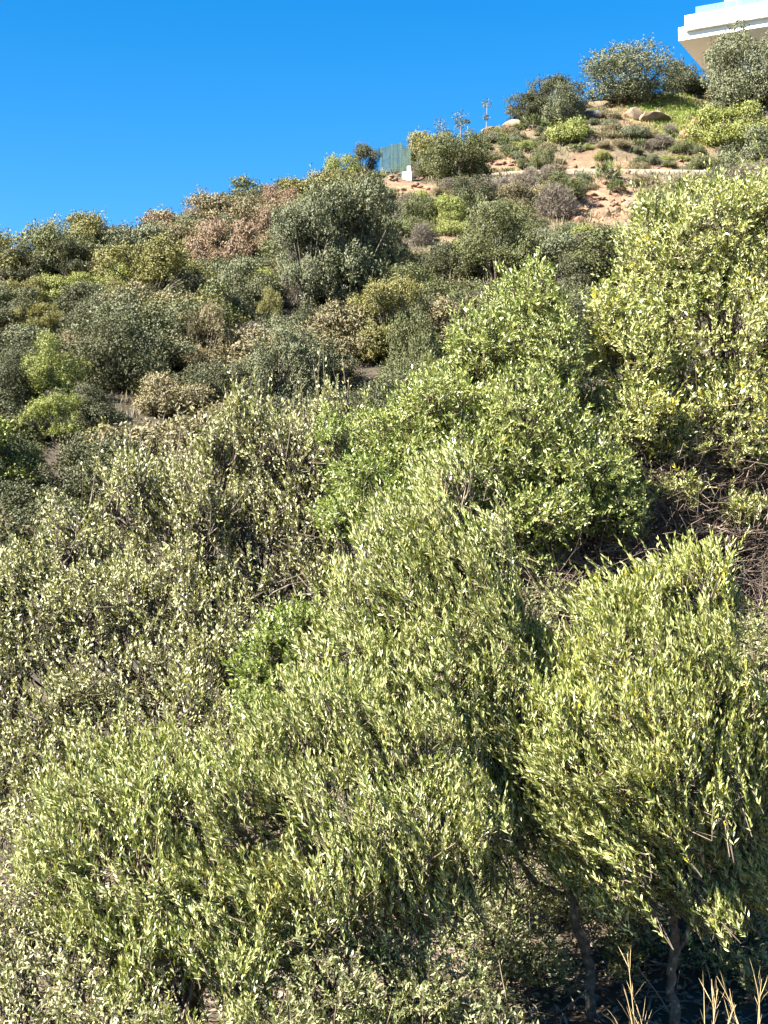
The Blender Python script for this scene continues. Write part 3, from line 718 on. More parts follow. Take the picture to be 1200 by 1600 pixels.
def bush_proto(seed, rx, rz, n_lobes, n_leaves, trunk_h, L=.15, W=.07, lob=.42, openn=0.0, skirt=.25, up=.5, flare=.5):
    """returns (crown mesh, wood mesh); footprint radius rx, crown half-height rz"""
    rng = np.random.default_rng(seed)
    cz = trunk_h + rz * (1 - skirt)
    d = norm(rng.normal(size=(n_lobes, 3)) * np.array([1, 1, .8]) + np.array([0, 0, .25]))
    d[:, 2] = np.where(d[:, 2] < -.75, -d[:, 2], d[:, 2])
    d[:n_lobes // 3, 2] = -.75 + .5 * rng.random(n_lobes // 3); d = norm(d)
    lr = lob * (.40 + 1.0 * rng.random(n_lobes))
    rr = (1 - lr * .5) * (.60 + .52 * rng.random(n_lobes))
    C = d * rr[:, None] * np.array([rx, rx, rz]) + np.array([0, 0, cz])
    LR = np.stack([lr * rx, lr * rx, lr * (rx + rz) * .5 * .85], 1)
    # sprigs on lobe shells
    per = 7
    ns = n_leaves // per
    wgt = lr ** 2; li = rng.choice(n_lobes, ns, p=wgt / wgt.sum())
    sd = norm(rng.normal(size=(ns, 3)) + np.array([0, 0, .2]))
    lump = 1 + .22 * (np.sin(sd[:, 0] * 7 + li) + np.sin(sd[:, 1] * 8 + li * 2) + np.sin(sd[:, 2] * 7 + li * 3)) * .6
    p = C[li] + sd * LR[li] * (lump * (.55 + .45 * rng.random(ns) ** .5))[:, None]
    p[:, 2] = np.maximum(p[:, 2], .02 + .2 * rng.random(ns))
    out = norm(sd * flare + np.array([0, 0, up]) + rng.normal(size=(ns, 3)) * .35)
    if openn > 0:
        keep = (vnoise(p[:, 0] * 1.7 / rx * 2, p[:, 2] * 1.7 / rx * 2 + p[:, 1], seed) + .5) > openn
        p, out, li = p[keep], out[keep], li[keep]; ns = len(p)
    sp_ = rng.random(ns) < .10
    p = p + out * np.where(sp_, rng.uniform(.1, .38, ns) * rx * .5, 0)[:, None]
    tint_s = .40 * rng.random(ns) + .32 * rng.random(n_lobes)[li]
    off = rng.normal(size=(ns, per, 3)) * L * .55
    sdk = sd[keep] if openn > 0 else sd
    D = norm(out[:, None] * .45 + rng.normal(size=(ns, per, 3)) * .75)
    face = np.repeat(sdk, per, 0)
    P = (p[:, None] + off).reshape(-1, 3); D = D.reshape(-1, 3)
    n = len(P)
    tint = np.clip((tint_s[:, None] + .45 * rng.random((ns, per))).ravel(), 0, 1)
    v, q, _ = frond_leaves(P, D, L * rng.uniform(.6, 1.3, n), W * rng.uniform(.7, 1.3, n), rng, tint, face)
    crown = mesh_from('crown', v, [q], {'tint': tint})
    # trunk and limbs
    parts = []
    b = np.array([[0, 0, -.3]])
    for k in range(n_lobes):
        c = C[k][None]
        mid = np.array([[c[0, 0] * .25, c[0, 1] * .25, max(trunk_h, .25) + .2 * rz]])
        parts.append(tubes(bez(b + rng.normal(size=(1, 3)) * np.array([.1, .1, 0]) * rx * .4, mid, c, 7), (np.linspace(1, .3, 7) * (.022 * rx + .015))[None], 5, rng))
    V, q = merge(parts)
    return crown, mesh_from('trunk', V, [q], smooth=True)

def twig_proto(seed, rx, rz, n):
    rng = np.random.default_rng(seed)
    d = norm(rng.normal(size=(n, 3)) + np.array([0, 0, .55])); d[:, 2] = np.abs(d[:, 2])
    p = d * np.array([rx, rx, rz * 2]) * (.45 + .55 * rng.random((n, 1)))
    D = norm(d + rng.normal(size=(n, 3)) * .8)
    tint = rng.random(n)
    v, q, _ = frond_leaves(p - D * .12, D, rng.uniform(.12, .30, n), rng.uniform(.012, .022, n), rng, tint)
    crown = mesh_from('crown', v, [q], {'tint': tint})
    m = 40
    d = norm(rng.normal(size=(m, 3)) + np.array([0, 0, .6])); d[:, 2] = np.abs(d[:, 2])
    e = d * np.array([rx, rx, rz * 2]) * .8
    V, q = tubes(bez(np.tile([[0, 0, -.2]], (m, 1)), e * .5 + np.array([0, 0, .2]), e, 6), np.linspace(.025, .008, 6)[None] * np.ones((m, 1)), 4, rng)
    return crown, mesh_from('trunk', V, [q], smooth=True)

def palm_proto(seed):
    rng = np.random.default_rng(seed)
    nf = 46
    d = norm(rng.normal(size=(nf, 3)) + np.array([0, 0, .7])); d[:, 2] = np.abs(d[:, 2]) + .05; d = norm(d)
    o = np.array([0, 0, .15]) + rng.normal(size=(nf, 3)) * .12 * np.array([1, 1, .3])
    ln = rng.uniform(.35, .75, nf)
    e = o + d * ln[:, None]
    V, q = tubes(bez(o, (o + e) / 2 + np.array([0, 0, .05]), e, 4), np.full((nf, 4), .012), 4, rng)
    side = norm(np.cross(d, rng.normal(size=(nf, 3))))
    nb = 13
    a = np.linspace(-1.25, 1.25, nb)
    D = norm(np.cos(a)[None, :, None] * d[:, None] + np.sin(a)[None, :, None] * side[:, None] + rng.normal(size=(nf, nb, 3)) * .08).reshape(-1, 3)
    P = np.repeat(e, nb, 0)
    n = len(P); t = np.clip(np.repeat(rng.random(nf), nb) * .7 + .3 * rng.random(n), 0, 1)
    v, qq, _ = frond_leaves(P, D, rng.uniform(.3, .45, n), np.full(n, .05), rng, t)
    return mesh_from('fronds', v, [qq], {'tint': t}), mesh_from('leaf_stalks', V, [q], smooth=True)

PROTO = {}
def protos():
    PROTO['round'] = [bush_proto(101 + i, 2.0, 1.7, 34, 31000, .05, .09, .046, lob=.33, skirt=.3) for i in range(3)]
    PROTO['bush'] = [bush_proto(111 + i, 1.5, 1.0, 22, 18000, .0, .09, .045, lob=.38, skirt=.45) for i in range(3)]
    PROTO['tall'] = [bush_proto(121 + i, 1.6, 2.1, 34, 31000, .0, .10, .040, lob=.34, up=.9, skirt=.2) for i in range(2)]
    PROTO['open'] = [bush_proto(131 + i, 2.0, 1.6, 36, 31000, .2, .092, .052, lob=.28, openn=.40, skirt=.35) for i in range(2)]
    PROTO['low'] = [bush_proto(141 + i, 1.0, .5, 16, 8500, .0, .085, .036, lob=.40, skirt=.5, up=.8) for i in range(3)]
    PROTO['twiggy'] = [twig_proto(151 + i, 1.1, .6, 9000) for i in range(2)]
    PROTO['palm'] = [palm_proto(161 + i) for i in range(2)]
protos()
PW = {'round': 4.0, 'bush': 3.1, 'tall': 3.3, 'open': 4.1, 'low': 2.0, 'twiggy': 2.1, 'palm': 1.9}
PH = {'round': 3.4, 'bush': 1.75, 'tall': 4.1, 'open': 3.5, 'low': .85, 'twiggy': 1.2, 'palm': 1.1}
HN = {'h_olive': ('wild_olive', 'tree'), 'h_green': ('evergreen_bush', 'bush'), 'h_dark': ('holm_oak', 'tree'), 'h_yellow': ('yellowing_bush', 'bush'),
      'h_lime': ('light_green_bush', 'bush'), 'h_rust': ('rusty_shrub', 'shrub'), 'h_brown': ('brown_shrub', 'shrub'), 'h_grey': ('leafless_shrub', 'shrub'), 'h_palm': ('dwarf_palm', 'palm')}
placed = []
rngH = np.random.default_rng(7)
def hill_plant(shape, mat, P, sx, sz, label, group=None, cat=None, name=None, variant=None):
    nm, c = HN[mat]
    vs = PROTO[shape]
    crown, wood = vs[rngH.integers(len(vs)) if variant is None else variant % len(vs)]
    r = root(name or nm, (P[0], P[1], P[2] - .05), label, cat or c, group, rz=rngH.uniform(0, 6.28), sc=(sx, sx * rngH.uniform(.8, 1.25), sz))
    r.rotation_euler[0] = rngH.normal() * .07; r.rotation_euler[1] = rngH.normal() * .07
    put('fronds' if shape == 'palm' else 'crown', crown, M[mat], r, 'stuff', obj_mat=True)
    put('leaf_stalks' if shape == 'palm' else 'trunk', wood, M['h_bark'], r, 'stuff' if shape == 'palm' else None)
    placed.append((P[0], P[1], PW[shape] * sx * .5))
    return r

heroes = []
def hero(u, vb, wpx, hpx, shape, mat, label, variant=None, group=None, name=None):
    P = ground_hit(u, vb)
    heroes.append((u, vb, wpx, hpx, P[1], P[0], label))
    k = P[1] / FPX
    return hill_plant(shape, mat, P, wpx * k / PW[shape] * 1.05, hpx * k / PH[shape] * 1.1, label, group, None, name, variant)

HERO = [
 (545, 482, 140, 222, 'tall', 'h_olive', 'big grey-green wild olive alone on the mid slope, right-hand and taller of the touching pair'),
 (482, 482, 115, 185, 'tall', 'h_olive', 'grey-green wild olive leaning against the bigger one on the mid slope'),
 (775, 440, 150, 125, 'round', 'h_green', 'rounded sage-green tree on the mid slope over dark shade'),
 (702, 285, 112, 88, 'round', 'h_green', 'dark green rounded bush beside the green net fence'),
 (612, 565, 120, 140, 'tall', 'h_yellow', 'yellow-green leafy tree below the big grey-green olive'),
 (655, 590, 80, 110, 'bush', 'h_green', 'dark bush in shade beside the yellow-green leafy tree'),
 (435, 625, 125, 130, 'round', 'h_olive', 'silvery grey-green olive just above the sparse shrub tips'),
 (985, 162, 128, 98, 'round', 'h_olive', 'large round grey-green olive on the hilltop skyline'),
 (1165, 172, 150, 150, 'round', 'h_olive', 'large grey-green tree standing before the white building'),
 (822, 185, 65, 55, 'open', 'h_dark', 'open dark-crowned small tree on the skyline near the rock ledge'),
 (868, 172, 85, 72, 'open', 'h_dark', 'taller dark open-crowned tree on the hilltop skyline'),
 (880, 192, 72, 58, 'bush', 'h_olive', 'olive-green bush in front of the dark open-crowned hilltop tree'),
 (1138, 228, 118, 66, 'bush', 'h_lime', 'green rounded bush beside the grassy patch'),
 (1172, 268, 105, 62, 'bush', 'h_olive', 'grey-green bush below the rounded bush by the grassy patch'),
 (1072, 146, 75, 52, 'bush', 'h_dark', 'dark hedge-like bush between the hilltop olive and the building tree'),
 (535, 274, 50, 46, 'bush', 'h_lime', 'bright green bush on the skyline left of the net fence'),
 (566, 276, 50, 60, 'open', 'h_dark', 'dark small tree on the skyline left of the net fence'),
 (298, 350, 30, 38, 'bush', 'h_rust', 'small orange-brown shrub on the left skyline'),
 (350, 425, 90, 85, 'bush', 'h_rust', 'large rusty brown shrub on the left slope'),
 (420, 380, 60, 55, 'bush', 'h_rust', 'rusty brown shrub next to the leaning olive'),
 (235, 470, 160, 110, 'open', 'h_yellow', 'wide yellow-green open tree with bare limbs on the left slope'),
 (195, 610, 145, 120, 'round', 'h_dark', 'broad dark oak in the left hollow'),
 (85, 635, 95, 110, 'tall', 'h_lime', 'feathery bright green bush in the left hollow'),
 (25, 640, 90, 100, 'round', 'h_dark', 'dark grey-green oak at the edge of the left hollow'),
 (35, 445, 85, 75, 'open', 'h_dark', 'dark oak on the far left skyline'),
 (110, 440, 85, 75, 'open', 'h_dark', 'dark open-crowned oak beside the far left skyline oak'),
 (320, 600, 95, 130, 'tall', 'h_brown', 'tall brownish-green shrub above the sparse shrub tips'),
 (55, 520, 85, 55, 'open', 'h_yellow', 'yellow-leaved shrub under the far left oaks'),
 (590, 430, 65, 65, 'bush', 'h_brown', 'dark brown shrub in the shade of the big grey-green olive'),
 (462, 480, 60, 60, 'twiggy', 'h_grey', 'leafless grey shrub at the foot of the leaning olive'),
 (420, 500, 42, 50, 'bush', 'h_yellow', 'small mustard-yellow bush below the leaning olive'),
 (667, 235, 75, 55, 'bush', 'h_yellow', 'yellowish bush behind the green net fence'),
 (888, 222, 70, 36, 'low', 'h_lime', 'low green bush on the upper slope below the olive-green bush'),
 (832, 202, 38, 22, 'palm', 'h_palm', 'dwarf fan palm below the open dark-crowned small tree'),
 (950, 282, 42, 34, 'palm', 'h_palm', 'dark dwarf fan palm right on the path kerb'),
 (965, 302, 36, 24, 'palm', 'h_palm', 'dwarf fan palm just below the path kerb'),
 (845, 270, 38, 42, 'bush', 'h_green', 'small dark bush growing over the path kerb'),
 (395, 292, 14, 26, 'tall', 'h_dark', 'tiny lone tree poking above the left skyline'),
 (740, 320, 75, 50, 'bush', 'h_dark', 'dark bush below the orange earth heap'),
 (655, 345, 60, 40, 'bush', 'h_green', 'green bush on the slope below the concrete block'),
 (700, 350, 60, 45, 'bush', 'h_lime', 'yellow-green bush under the path below the dark rounded bush'),
 (800, 325, 70, 42, 'bush', 'h_brown', 'olive-brown bush on the bank under the path'),
 (870, 340, 75, 50, 'twiggy', 'h_grey', 'wide leafless grey shrub over the bare earth cut'),
 (660, 385, 45, 34, 'twiggy', 'h_grey', 'small leafless shrub in the gap right of the big grey-green olive'),
 (900, 455, 60, 60, 'bush', 'h_dark', 'dark bush in the gap between the two wild olives'),
 (30, 770, 90, 100, 'open', 'h_green', 'dark green small tree in the shaded gully'),
 (90, 690, 100, 90, 'open', 'h_lime', 'light green spreading bush above the shaded gully'),
 (260, 650, 110, 70, 'bush', 'h_brown', 'low brown-green bush above the bare shrub tips'),
]
for h in HERO:
    hero(*h)

# the rest of the scrub: scattered over the slope where nothing larger stands
FG_LINE_U = [-200, 0, 100, 200, 300, 370, 450, 540, 600, 700, 760, 830, 900, 960, 1000, 1100, 1200, 1400]
FG_LINE_V = [900, 840, 780, 670, 700, 600, 640, 580, 640, 520, 430, 410, 470, 400, 300, 270, 260, 260]
def scatter():
    rng = np.random.default_rng(77)
    def zone(u, v):
        if u < 470 and v < 480 or (v < 380 and u < 560): return 'left'
        if v > 430: return 'low'
        if v < 262: return 'top'
        return 'mid'
    KIND = {
        'left': ([('bush', 'h_green'), ('bush', 'h_brown'), ('bush', 'h_olive'), ('open', 'h_yellow'), ('bush', 'h_yellow'), ('twiggy', 'h_grey'), ('bush', 'h_rust'), ('bush', 'h_lime'), ('open', 'h_dark')],
                 [.14, .18, .14, .14, .13, .05, .07, .10, .05], 1.5),
        'low': ([('round', 'h_dark'), ('open', 'h_dark'), ('bush', 'h_green'), ('bush', 'h_brown'), ('round', 'h_olive'), ('open', 'h_yellow'), ('bush', 'h_lime'), ('twiggy', 'h_grey')],
                [.34, .28, .16, .10, .07, .02, .02, .01], 1.8),  # mostly dark kinds: the lower slope's shade is put into foliage colour
        'mid': ([('low', 'h_brown'), ('low', 'h_green'), ('low', 'h_olive'), ('twiggy', 'h_grey'), ('bush', 'h_green'), ('palm', 'h_palm'), ('low', 'h_lime')],
                [.22, .22, .16, .16, .06, .09, .09], 1.0),
        'top': ([('low', 'h_brown'), ('low', 'h_green'), ('low', 'h_olive'), ('twiggy', 'h_grey'), ('low', 'h_lime'), ('palm', 'h_palm'), ('bush', 'h_olive')],
                [.2, .22, .2, .1, .15, .1, .03], .75)}
    LAB = {
        'left': 'one of the rounded scrub plants covering the left slope', 'low': 'one of the trees crowding the lower slope above the gully',
        'mid': 'one of the scrub plants dotted below the path', 'top': 'one of the scrub plants dotted above the path'}
    DESC = {'h_olive': 'grey-green', 'h_green': 'mid-green', 'h_dark': 'dark green', 'h_yellow': 'yellowish', 'h_lime': 'light green', 'h_rust': 'rusty', 'h_brown': 'brownish', 'h_grey': 'leafless grey', 'h_palm': 'fan-leaved'}
    WHERE = {'left': 'in the scrub covering the left slope', 'low': 'crowding the lower slope above the gully', 'mid': 'dotted on the bank below the path', 'top': 'dotted on the slope above the path'}
    NOUN = {'tree': 'tree', 'bush': 'bush', 'shrub': 'shrub', 'palm': 'dwarf palm'}
    n_ok = 0
    used = set()
    # (centre u, lowest visible v, width, top v, distance): patches the scrub must not cover
    RECT = [(760, 270, 110, 262, 84.5), (920, 268, 60, 262, 84.5), (1040, 268, 120, 262, 84.5), (930, 350, 120, 310, 78.0), (1015, 192, 90, 160, 95.0), (640, 292, 90, 280, 84.0), (1075, 215, 40, 195, 92.0), (735, 270, 50, 255, 86.0), (620, 270, 60, 245, 86.0)]
    REF = {'big grey-green wild olive': 'the big grey-green olive on the mid slope', 'rounded sage-green': 'the rounded sage-green tree', 'dark green rounded bush beside': 'the dark bush beside the net fence',
           'yellow-green leafy tree below': 'the yellow-green leafy tree', 'silvery grey-green': 'the silvery olive above the sparse shrub', 'large round grey-green olive': 'the round hilltop olive',
           'green rounded bush beside the grassy': 'the green bush by the grassy patch', 'large rusty brown': 'the large rusty shrub', 'wide yellow-green open': 'the wide yellow-green open tree',
           'broad dark oak': 'the broad dark oak', 'feathery bright green': 'the feathery bright green bush', 'dark oak on the far left': 'the far left skyline oak', 'dark dwarf fan palm right': 'the fan palm on the path kerb',
           'wide leafless grey': 'the bare earth cut', 'small orange-brown shrub': 'the small orange-brown skyline shrub', 'tiny lone tree': 'the tiny lone skyline tree', 'bright green bush on the skyline': 'the bright green skyline bush',
           'tall brownish-green': 'the tall brownish-green shrub', 'dark green small tree in the': 'the dark small tree in the gully', 'small mustard-yellow': 'the mustard-yellow bush', 'open dark-crowned small': 'the skyline rock ledge',
           'dark bush in the gap': 'the dark bush between the wild olives', 'dark bush below the orange': 'the orange earth heap'}
    SHOWN = ('big grey', 'grey-green wild olive leaning', 'rounded sage', 'dark green rounded bush beside', 'yellow-green leafy tree', 'silvery grey', 'large round', 'large grey-green tree', 'green rounded bush beside')
    LANDMARK = [(hh[5], hh[4], REF[k]) for hh in heroes for k in REF if hh[6].startswith(k)]
    bare = [(ground_hit(u, v), ru, rv) for (u, v, ru, rv) in BARE_PX]
    for it in range(17000):
        fill = it > 8000
        X = rng.uniform(-24, 30); Y = rng.uniform(26.5, 103)
        Z = float(H(X, Y))
        u, v = px_of(np.array([X, Y, Z]))[0]
        if u < -70 or u > 1260: continue
        if v - 130 > np.interp(u, FG_LINE_U, FG_LINE_V): continue
        # behind the crest
        hit = ground_hit(u, v - .5)
        if Y > hit[1] + 3.0: continue
        z = zone(u, v)
        kinds, pr, rad = KIND[z]
        near_sky = v < np.interp(u, [0, 250, 400, 640, 760, 1000, 1200], [385, 335, 285, 240, 190, 150, 90]) + 45
        if near_sky: rad *= .72
        if fill and z in ('left', 'low'): rad *= .62
        if fill and z in ('mid', 'top'): rad *= .62
        sp = rad * (.8 + .5 * rng.random())
        ok = True
        for (px, py, pr_) in placed:
            if (px - X) ** 2 + (py - Y) ** 2 < (sp * {'left': .5, 'low': .5, 'top': .58}.get(z, .66) + pr_ * {'left': .46, 'low': .44, 'top': .6}.get(z, .68)) ** 2:
                ok = False; break
        if not ok: continue
        if z in ('mid', 'top'):
            if any(((X - b[0][0]) / (b[1] * Y / FPX)) ** 2 + ((Y - b[0][1]) / max(b[2] * Y / FPX * 2.2, .8)) ** 2 < (.22 if fill else .5) for b in bare): continue
            if not fill and vnoise(X * .35, Y * .35, 71) < -.2: continue
            if 83.9 < Y < 86.2 and X > 3: continue
            if 1020 < u < 1110 and 150 < v < 205: continue
        if z == 'left' and u > 200 and u < 480 and 340 < v < 440 and rng.random() < .35:
            kd = [('bush', 'h_rust'), ('bush', 'h_brown')][rng.integers(2)]
        else:
            kd = kinds[rng.choice(len(kinds), p=np.array(pr) / sum(pr))]
        if z == 'left' and (near_sky and kd[1] in ('h_yellow', 'h_dark') or kd[1] == 'h_lime' and v < 360): kd = (kd[0], 'h_brown' if rng.random() < .5 else 'h_green')
        if (near_sky or fill) and kd[0] in ('open', 'round'): kd = ('bush', kd[1])
        sx = 2 * sp / PW[kd[0]] * rng.uniform(.9, 1.25)
        sz = sx * rng.uniform(.8, 1.2) * (.62 if near_sky and z == 'left' else 1)
        hp = PH[kd[0]] * sz * FPX / Y
        wp = PW[kd[0]] * sx * FPX / Y * .5
        if any(Y < hh[4] and abs(u - hh[0]) < hh[2] * .45 + wp * .8 and v - hp < hh[1] - (.12 if hh[6].startswith(SHOWN) else .38) * hh[3] and v > hh[1] - hh[3] * .2 for hh in heroes): continue
        if any(Y < rc[4] and abs(u - rc[0]) < rc[2] * .5 + wp * .6 and v - hp < rc[1] - 2 and v > rc[3] for rc in RECT): continue
        nm, c = HN[kd[1]]
        if kd[0] in ('low', 'bush') and c == 'tree': nm, c = ('low_shrub', 'shrub') if kd[0] == 'low' else ('grey_green_bush' if kd[1] == 'h_olive' else 'dark_bush', 'bush')
        elif kd[0] == 'low': nm, c = 'low_shrub', 'shrub'
        size = 'small ' if PW[kd[0]] * sx < 1.7 else ('broad ' if PW[kd[0]] * sx > 3.0 else '')
        best = min(LANDMARK, key=lambda q: (q[0] - X) ** 2 + (q[1] - Y) ** 2)
        dy, dx = Y - best[1], abs(X - best[0])
        rel = 'level with' if dx > abs(dy) else ('upslope of' if dy > 0 else 'downslope of')
        far = math.hypot(dx, dy)
        rel = 'right beside' if far < 2.2 else (('just ' if far < 4.5 else 'well ') + rel if rel != 'level with' else ('near and ' if far < 4.5 else 'further off, ') + rel)
        if kd[0] != 'palm' and sz / sx > 1.1: size = 'tall ' + size
        if kd[0] != 'palm' and sz / sx < .88: size = 'flat-topped ' + size
        lab = '%s%s %s %s %s' % (size, DESC[kd[1]], NOUN[c], rel, best[2])
        if len(lab.split()) > 16: lab = lab[len(size):]
        if lab in used:
            nxt = sorted(LANDMARK, key=lambda q: (q[0] - X) ** 2 + (q[1] - Y) ** 2)
            for o2 in nxt[1:5]:
                l2 = '%s, towards %s' % (lab, o2[2])
                if l2 not in used and len(l2.split()) <= 16 and o2[2] != best[2]:
                    lab = l2; break
        used.add(lab)
        hill_plant(kd[0], kd[1], (X, Y, Z), sx, sz, lab, '%s plants on the hillside' % (DESC[kd[1]] + ' ' + NOUN[c]), c, nm)
        n_ok += 1
    print('scattered', n_ok)
scatter()

# undergrowth and dry grass between the shrubs: nobody could count it
def undergrowth():
    rng = np.random.default_rng(88)
    n = 24000
    X = rng.uniform(-24, 32, n); Y = rng.uniform(30, 104, n)
    g = vnoise(X * .5, Y * .5, 61)
    keep = (g > -.22) & ((X > -3) & (Y > 55) | (rng.random(n) < .25))
    X, Y = X[keep], Y[keep]; n = len(X)
    per = 4
    base = np.stack([X, Y, H(X, Y)], 1)
    P = (base[:, None] + rng.normal(size=(n, per, 3)) * np.array([.14, .14, .03])).reshape(-1, 3)
    D = norm(rng.normal(size=(n * per, 3)) * .5 + np.array([0, 0, 1.]))
    t = np.clip(np.repeat(rng.random(n), per) * .6 + .4 * rng.random(n * per), 0, 1)
    v, q, _ = frond_leaves(P, D, rng.uniform(.18, .5, n * per), rng.uniform(.03, .06, n * per), rng, t)
    m = leaf_mat('dry_grass_blade', [(0, (.050, .055, .020)), (.4, (.095, .085, .040)), (.75, (.16, .13, .070)), (1, (.24, .195, .115))], (.14, .115, .065), rough=.7, trans=.2)
    o = put('dry_grass', mesh_from('dry_grass', v, [q], {'tint': t}), m, None, 'stuff')
    tag(o, 'dry straw-coloured grass and weeds between the hillside shrubs', 'dry grass')
    # fresh green grass patch on the top right
    n = 11000
    c = ground_hit(1058, 180)
    X = c[0] + rng.normal(size=n) * 1.5; Y = c[1] + rng.normal(size=n) * 2.2
    P = np.stack([X, Y, H(X, Y)], 1)
    D = norm(rng.normal(size=(n, 3)) * .5 + np.array([0, 0, 1.]))
    t = rng.random(n)
    v, q, _ = frond_leaves(P, D, rng.uniform(.12, .3, n), rng.uniform(.03, .05, n), rng, t)
    m = leaf_mat('fresh_grass_blade', [(0, (.06, .10, .008)), (.6, (.13, .19, .016)), (1, (.21, .25, .035))], (.2, .25, .05), rough=.6, trans=.4)
    o = put('green_grass', mesh_from('green_grass', v, [q], {'tint': t}), m, None, 'stuff')
    tag(o, 'fresh bright green grass patch below the hilltop trees', 'grass')
undergrowth()

# ------------------------------------------------------------------ rocks
def rock_mesh(seed, flat=.55):
    import bmesh
    rng = np.random.default_rng(seed)
    bm = bmesh.new()
    bmesh.ops.create_icosphere(bm, subdivisions=2, radius=1)
    pl = norm(rng.normal(size=(9, 3))); dd = rng.uniform(.55, .85, 9)
    for v in bm.verts:
        p = np.array(v.co)
        for a, d in zip(pl, dd):
            s = p @ a
            if s > d: p = p - a * (s - d)
        p = p * np.array([1, .8, flat]) * (1 + rng.normal() * .03)
        v.co = p
    me = bpy.data.meshes.new('rock'); bm.to_mesh(me); bm.free()
    return me
M['rock_tan'] = bark_mat('tan_rock', (.13, .09, .055), (.22, .165, .11), (.29, .235, .17), 2.0)
M['rock_orange'] = bark_mat('orange_rock', (.12, .06, .034), (.20, .112, .068), (.26, .18, .12), 2.0)
M['rock_grey'] = bark_mat('grey_rock', (.03, .03, .033), (.07, .07, .075), (.12, .115, .115), 2.0)
RK = [rock_mesh(200 + i, .5 + .12 * (i % 3)) for i in range(5)]
ROCKS = [(1022, 188, 55, 20, 'rock_tan', 'flat tan boulder on the grassy patch'), (990, 186, 34, 22, 'rock_tan', 'small tan boulder beside the flat one on the grass'),
         (940, 168, 48, 12, 'rock_tan', 'long pale rock ledge under the round hilltop olive'), (985, 162, 55, 14, 'rock_tan', 'rock ledge at the foot of the round hilltop olive'),
         (925, 188, 34, 22, 'rock_grey', 'dark grey boulder left of the tan boulders'), (775, 203, 48, 14, 'rock_tan', 'pale slab of the rock ledge on the skyline'),
         (800, 188, 40, 12, 'rock_tan', 'upper pale slab of the rock ledge on the skyline'), (738, 268, 56, 26, 'rock_orange', 'heap of orange earth and rock beside the dark rounded bush'),
         (1078, 218, 36, 26, 'rock_orange', 'crumbling orange rock below the grassy patch'), (1092, 200, 26, 20, 'rock_orange', 'smaller orange rock at the edge of the grassy patch'),
         (690, 405, 32, 12, 'rock_tan', 'pale stone in the gap beside the sage-green tree'), (905, 350, 26, 16, 'rock_orange', 'orange stone at the foot of the earth cut'),
         (945, 340, 32, 18, 'rock_orange', 'orange stone in the middle of the earth cut'), (985, 325, 28, 18, 'rock_tan', 'tan stone at the right end of the earth cut'), (1100, 262, 30, 16, 'rock_orange', 'reddish stone beside the path kerb')]
for i, (u, v, wp, hp, mt, lab) in enumerate(ROCKS):
    P = ground_hit(u, v); k = P[1] / FPX
    o = put('rock', RK[i % 5], M[mt], None, obj_mat=True)
    o.location = (P[0], P[1] + .1, P[2] + hp * k * .25); o.scale = (wp * k * .55, wp * k * .4, hp * k * .62 / .55)
    o.rotation_euler = (rngH.uniform(-.15, .15), rngH.uniform(-.15, .15), rngH.uniform(-.5, .5))
    tag(o, lab, 'rock', None)
def rubble():
    rng = np.random.default_rng(90)
    Vs, Fs, off = [], [], 0
    src = RK[0]
    bv = np.array([v.co[:] for v in RK[1].vertices]); bf = np.array([p.vertices[:] for p in RK[1].polygons])
    for (u, v, ru, rv) in BARE_PX:
        m = int(ru * rv / 65)
        for _ in range(m):
            P = ground_hit(u + rng.normal() * ru * .6, v + rng.normal() * rv * .6)
            s = rng.uniform(.08, .26); a = rng.uniform(0, 6.28)
            Rm = np.array([[math.cos(a), -math.sin(a), 0], [math.sin(a), math.cos(a), 0], [0, 0, 1]])
            Vs.append((bv * s * rng.uniform(.7, 1.3, 3)) @ Rm.T + P + np.array([0, 0, s * .2])); Fs.append(bf + off); off += len(bv)
    o = put('rubble', mesh_from('rubble', np.concatenate(Vs), [np.concatenate(Fs)]), M['rock_orange'], None, 'stuff')
    tag(o, 'loose orange stones and clods on the bare earth scars', 'rubble')
rubble()

# ------------------------------------------------------------------ path kerb, block, fence
M['concrete'] = plain_mat('pale_concrete', (.22, .185, .14), .9, .3, 1.5)
M['white'] = plain_mat('white_render', (.82, .81, .78), .7, .03, 1.0)
def box_mesh(name, c, s, bev=.0):
    import bmesh
    bm = bmesh.new(); bmesh.ops.create_cube(bm, size=1)
    for v in bm.verts:
        v.co = Vector((v.co.x * s[0] + c[0], v.co.y * s[1] + c[1], v.co.z * s[2] + c[2]))
    if bev > 0: bmesh.ops.bevel(bm, geom=list(bm.edges), offset=bev, segments=2, affect='EDGES', profile=.5)
    me = bpy.data.meshes.new(name); bm.to_mesh(me); bm.free(); return me
def kerb():
    pts = []
    for u in np.linspace(640, 1160, 40):
        v = np.interp(u, [640, 700, 790, 900, 1000, 1160], [284, 281, 268, 264, 265, 267])
        y = 84.6
        d = ray(u, v); pts.append(d * y)
    pts = np.array(pts)
    pts[:, 2] = np.convolve(np.pad(pts[:, 2], 2, 'edge'), np.ones(5) / 5, 'valid')
    o3 = np.array([0, 0, 0])
    w, h = .35, .28
    sec = [(0, -h), (0, .0), (.03, .03), (w - .03, .03), (w, .0), (w, -h)]
    V = np.concatenate([pts + np.array([0, a, b]) for a, b in sec]); n = len(pts); m = len(sec)
    idx = np.arange(n * m).reshape(m, n)
    q = np.stack([idx[:-1, :-1], idx[:-1, 1:], idx[1:, 1:], idx[1:, :-1]], -1).reshape(-1, 4)
    caps = [idx[:, 0][::-1][None], idx[:, -1][None]]
    o = put('path_kerb', mesh_from('path_kerb', V, [q, *caps]), M['concrete'])
    tag(o, 'pale concrete kerb of the footpath crossing the upper slope', 'kerb')
kerb()
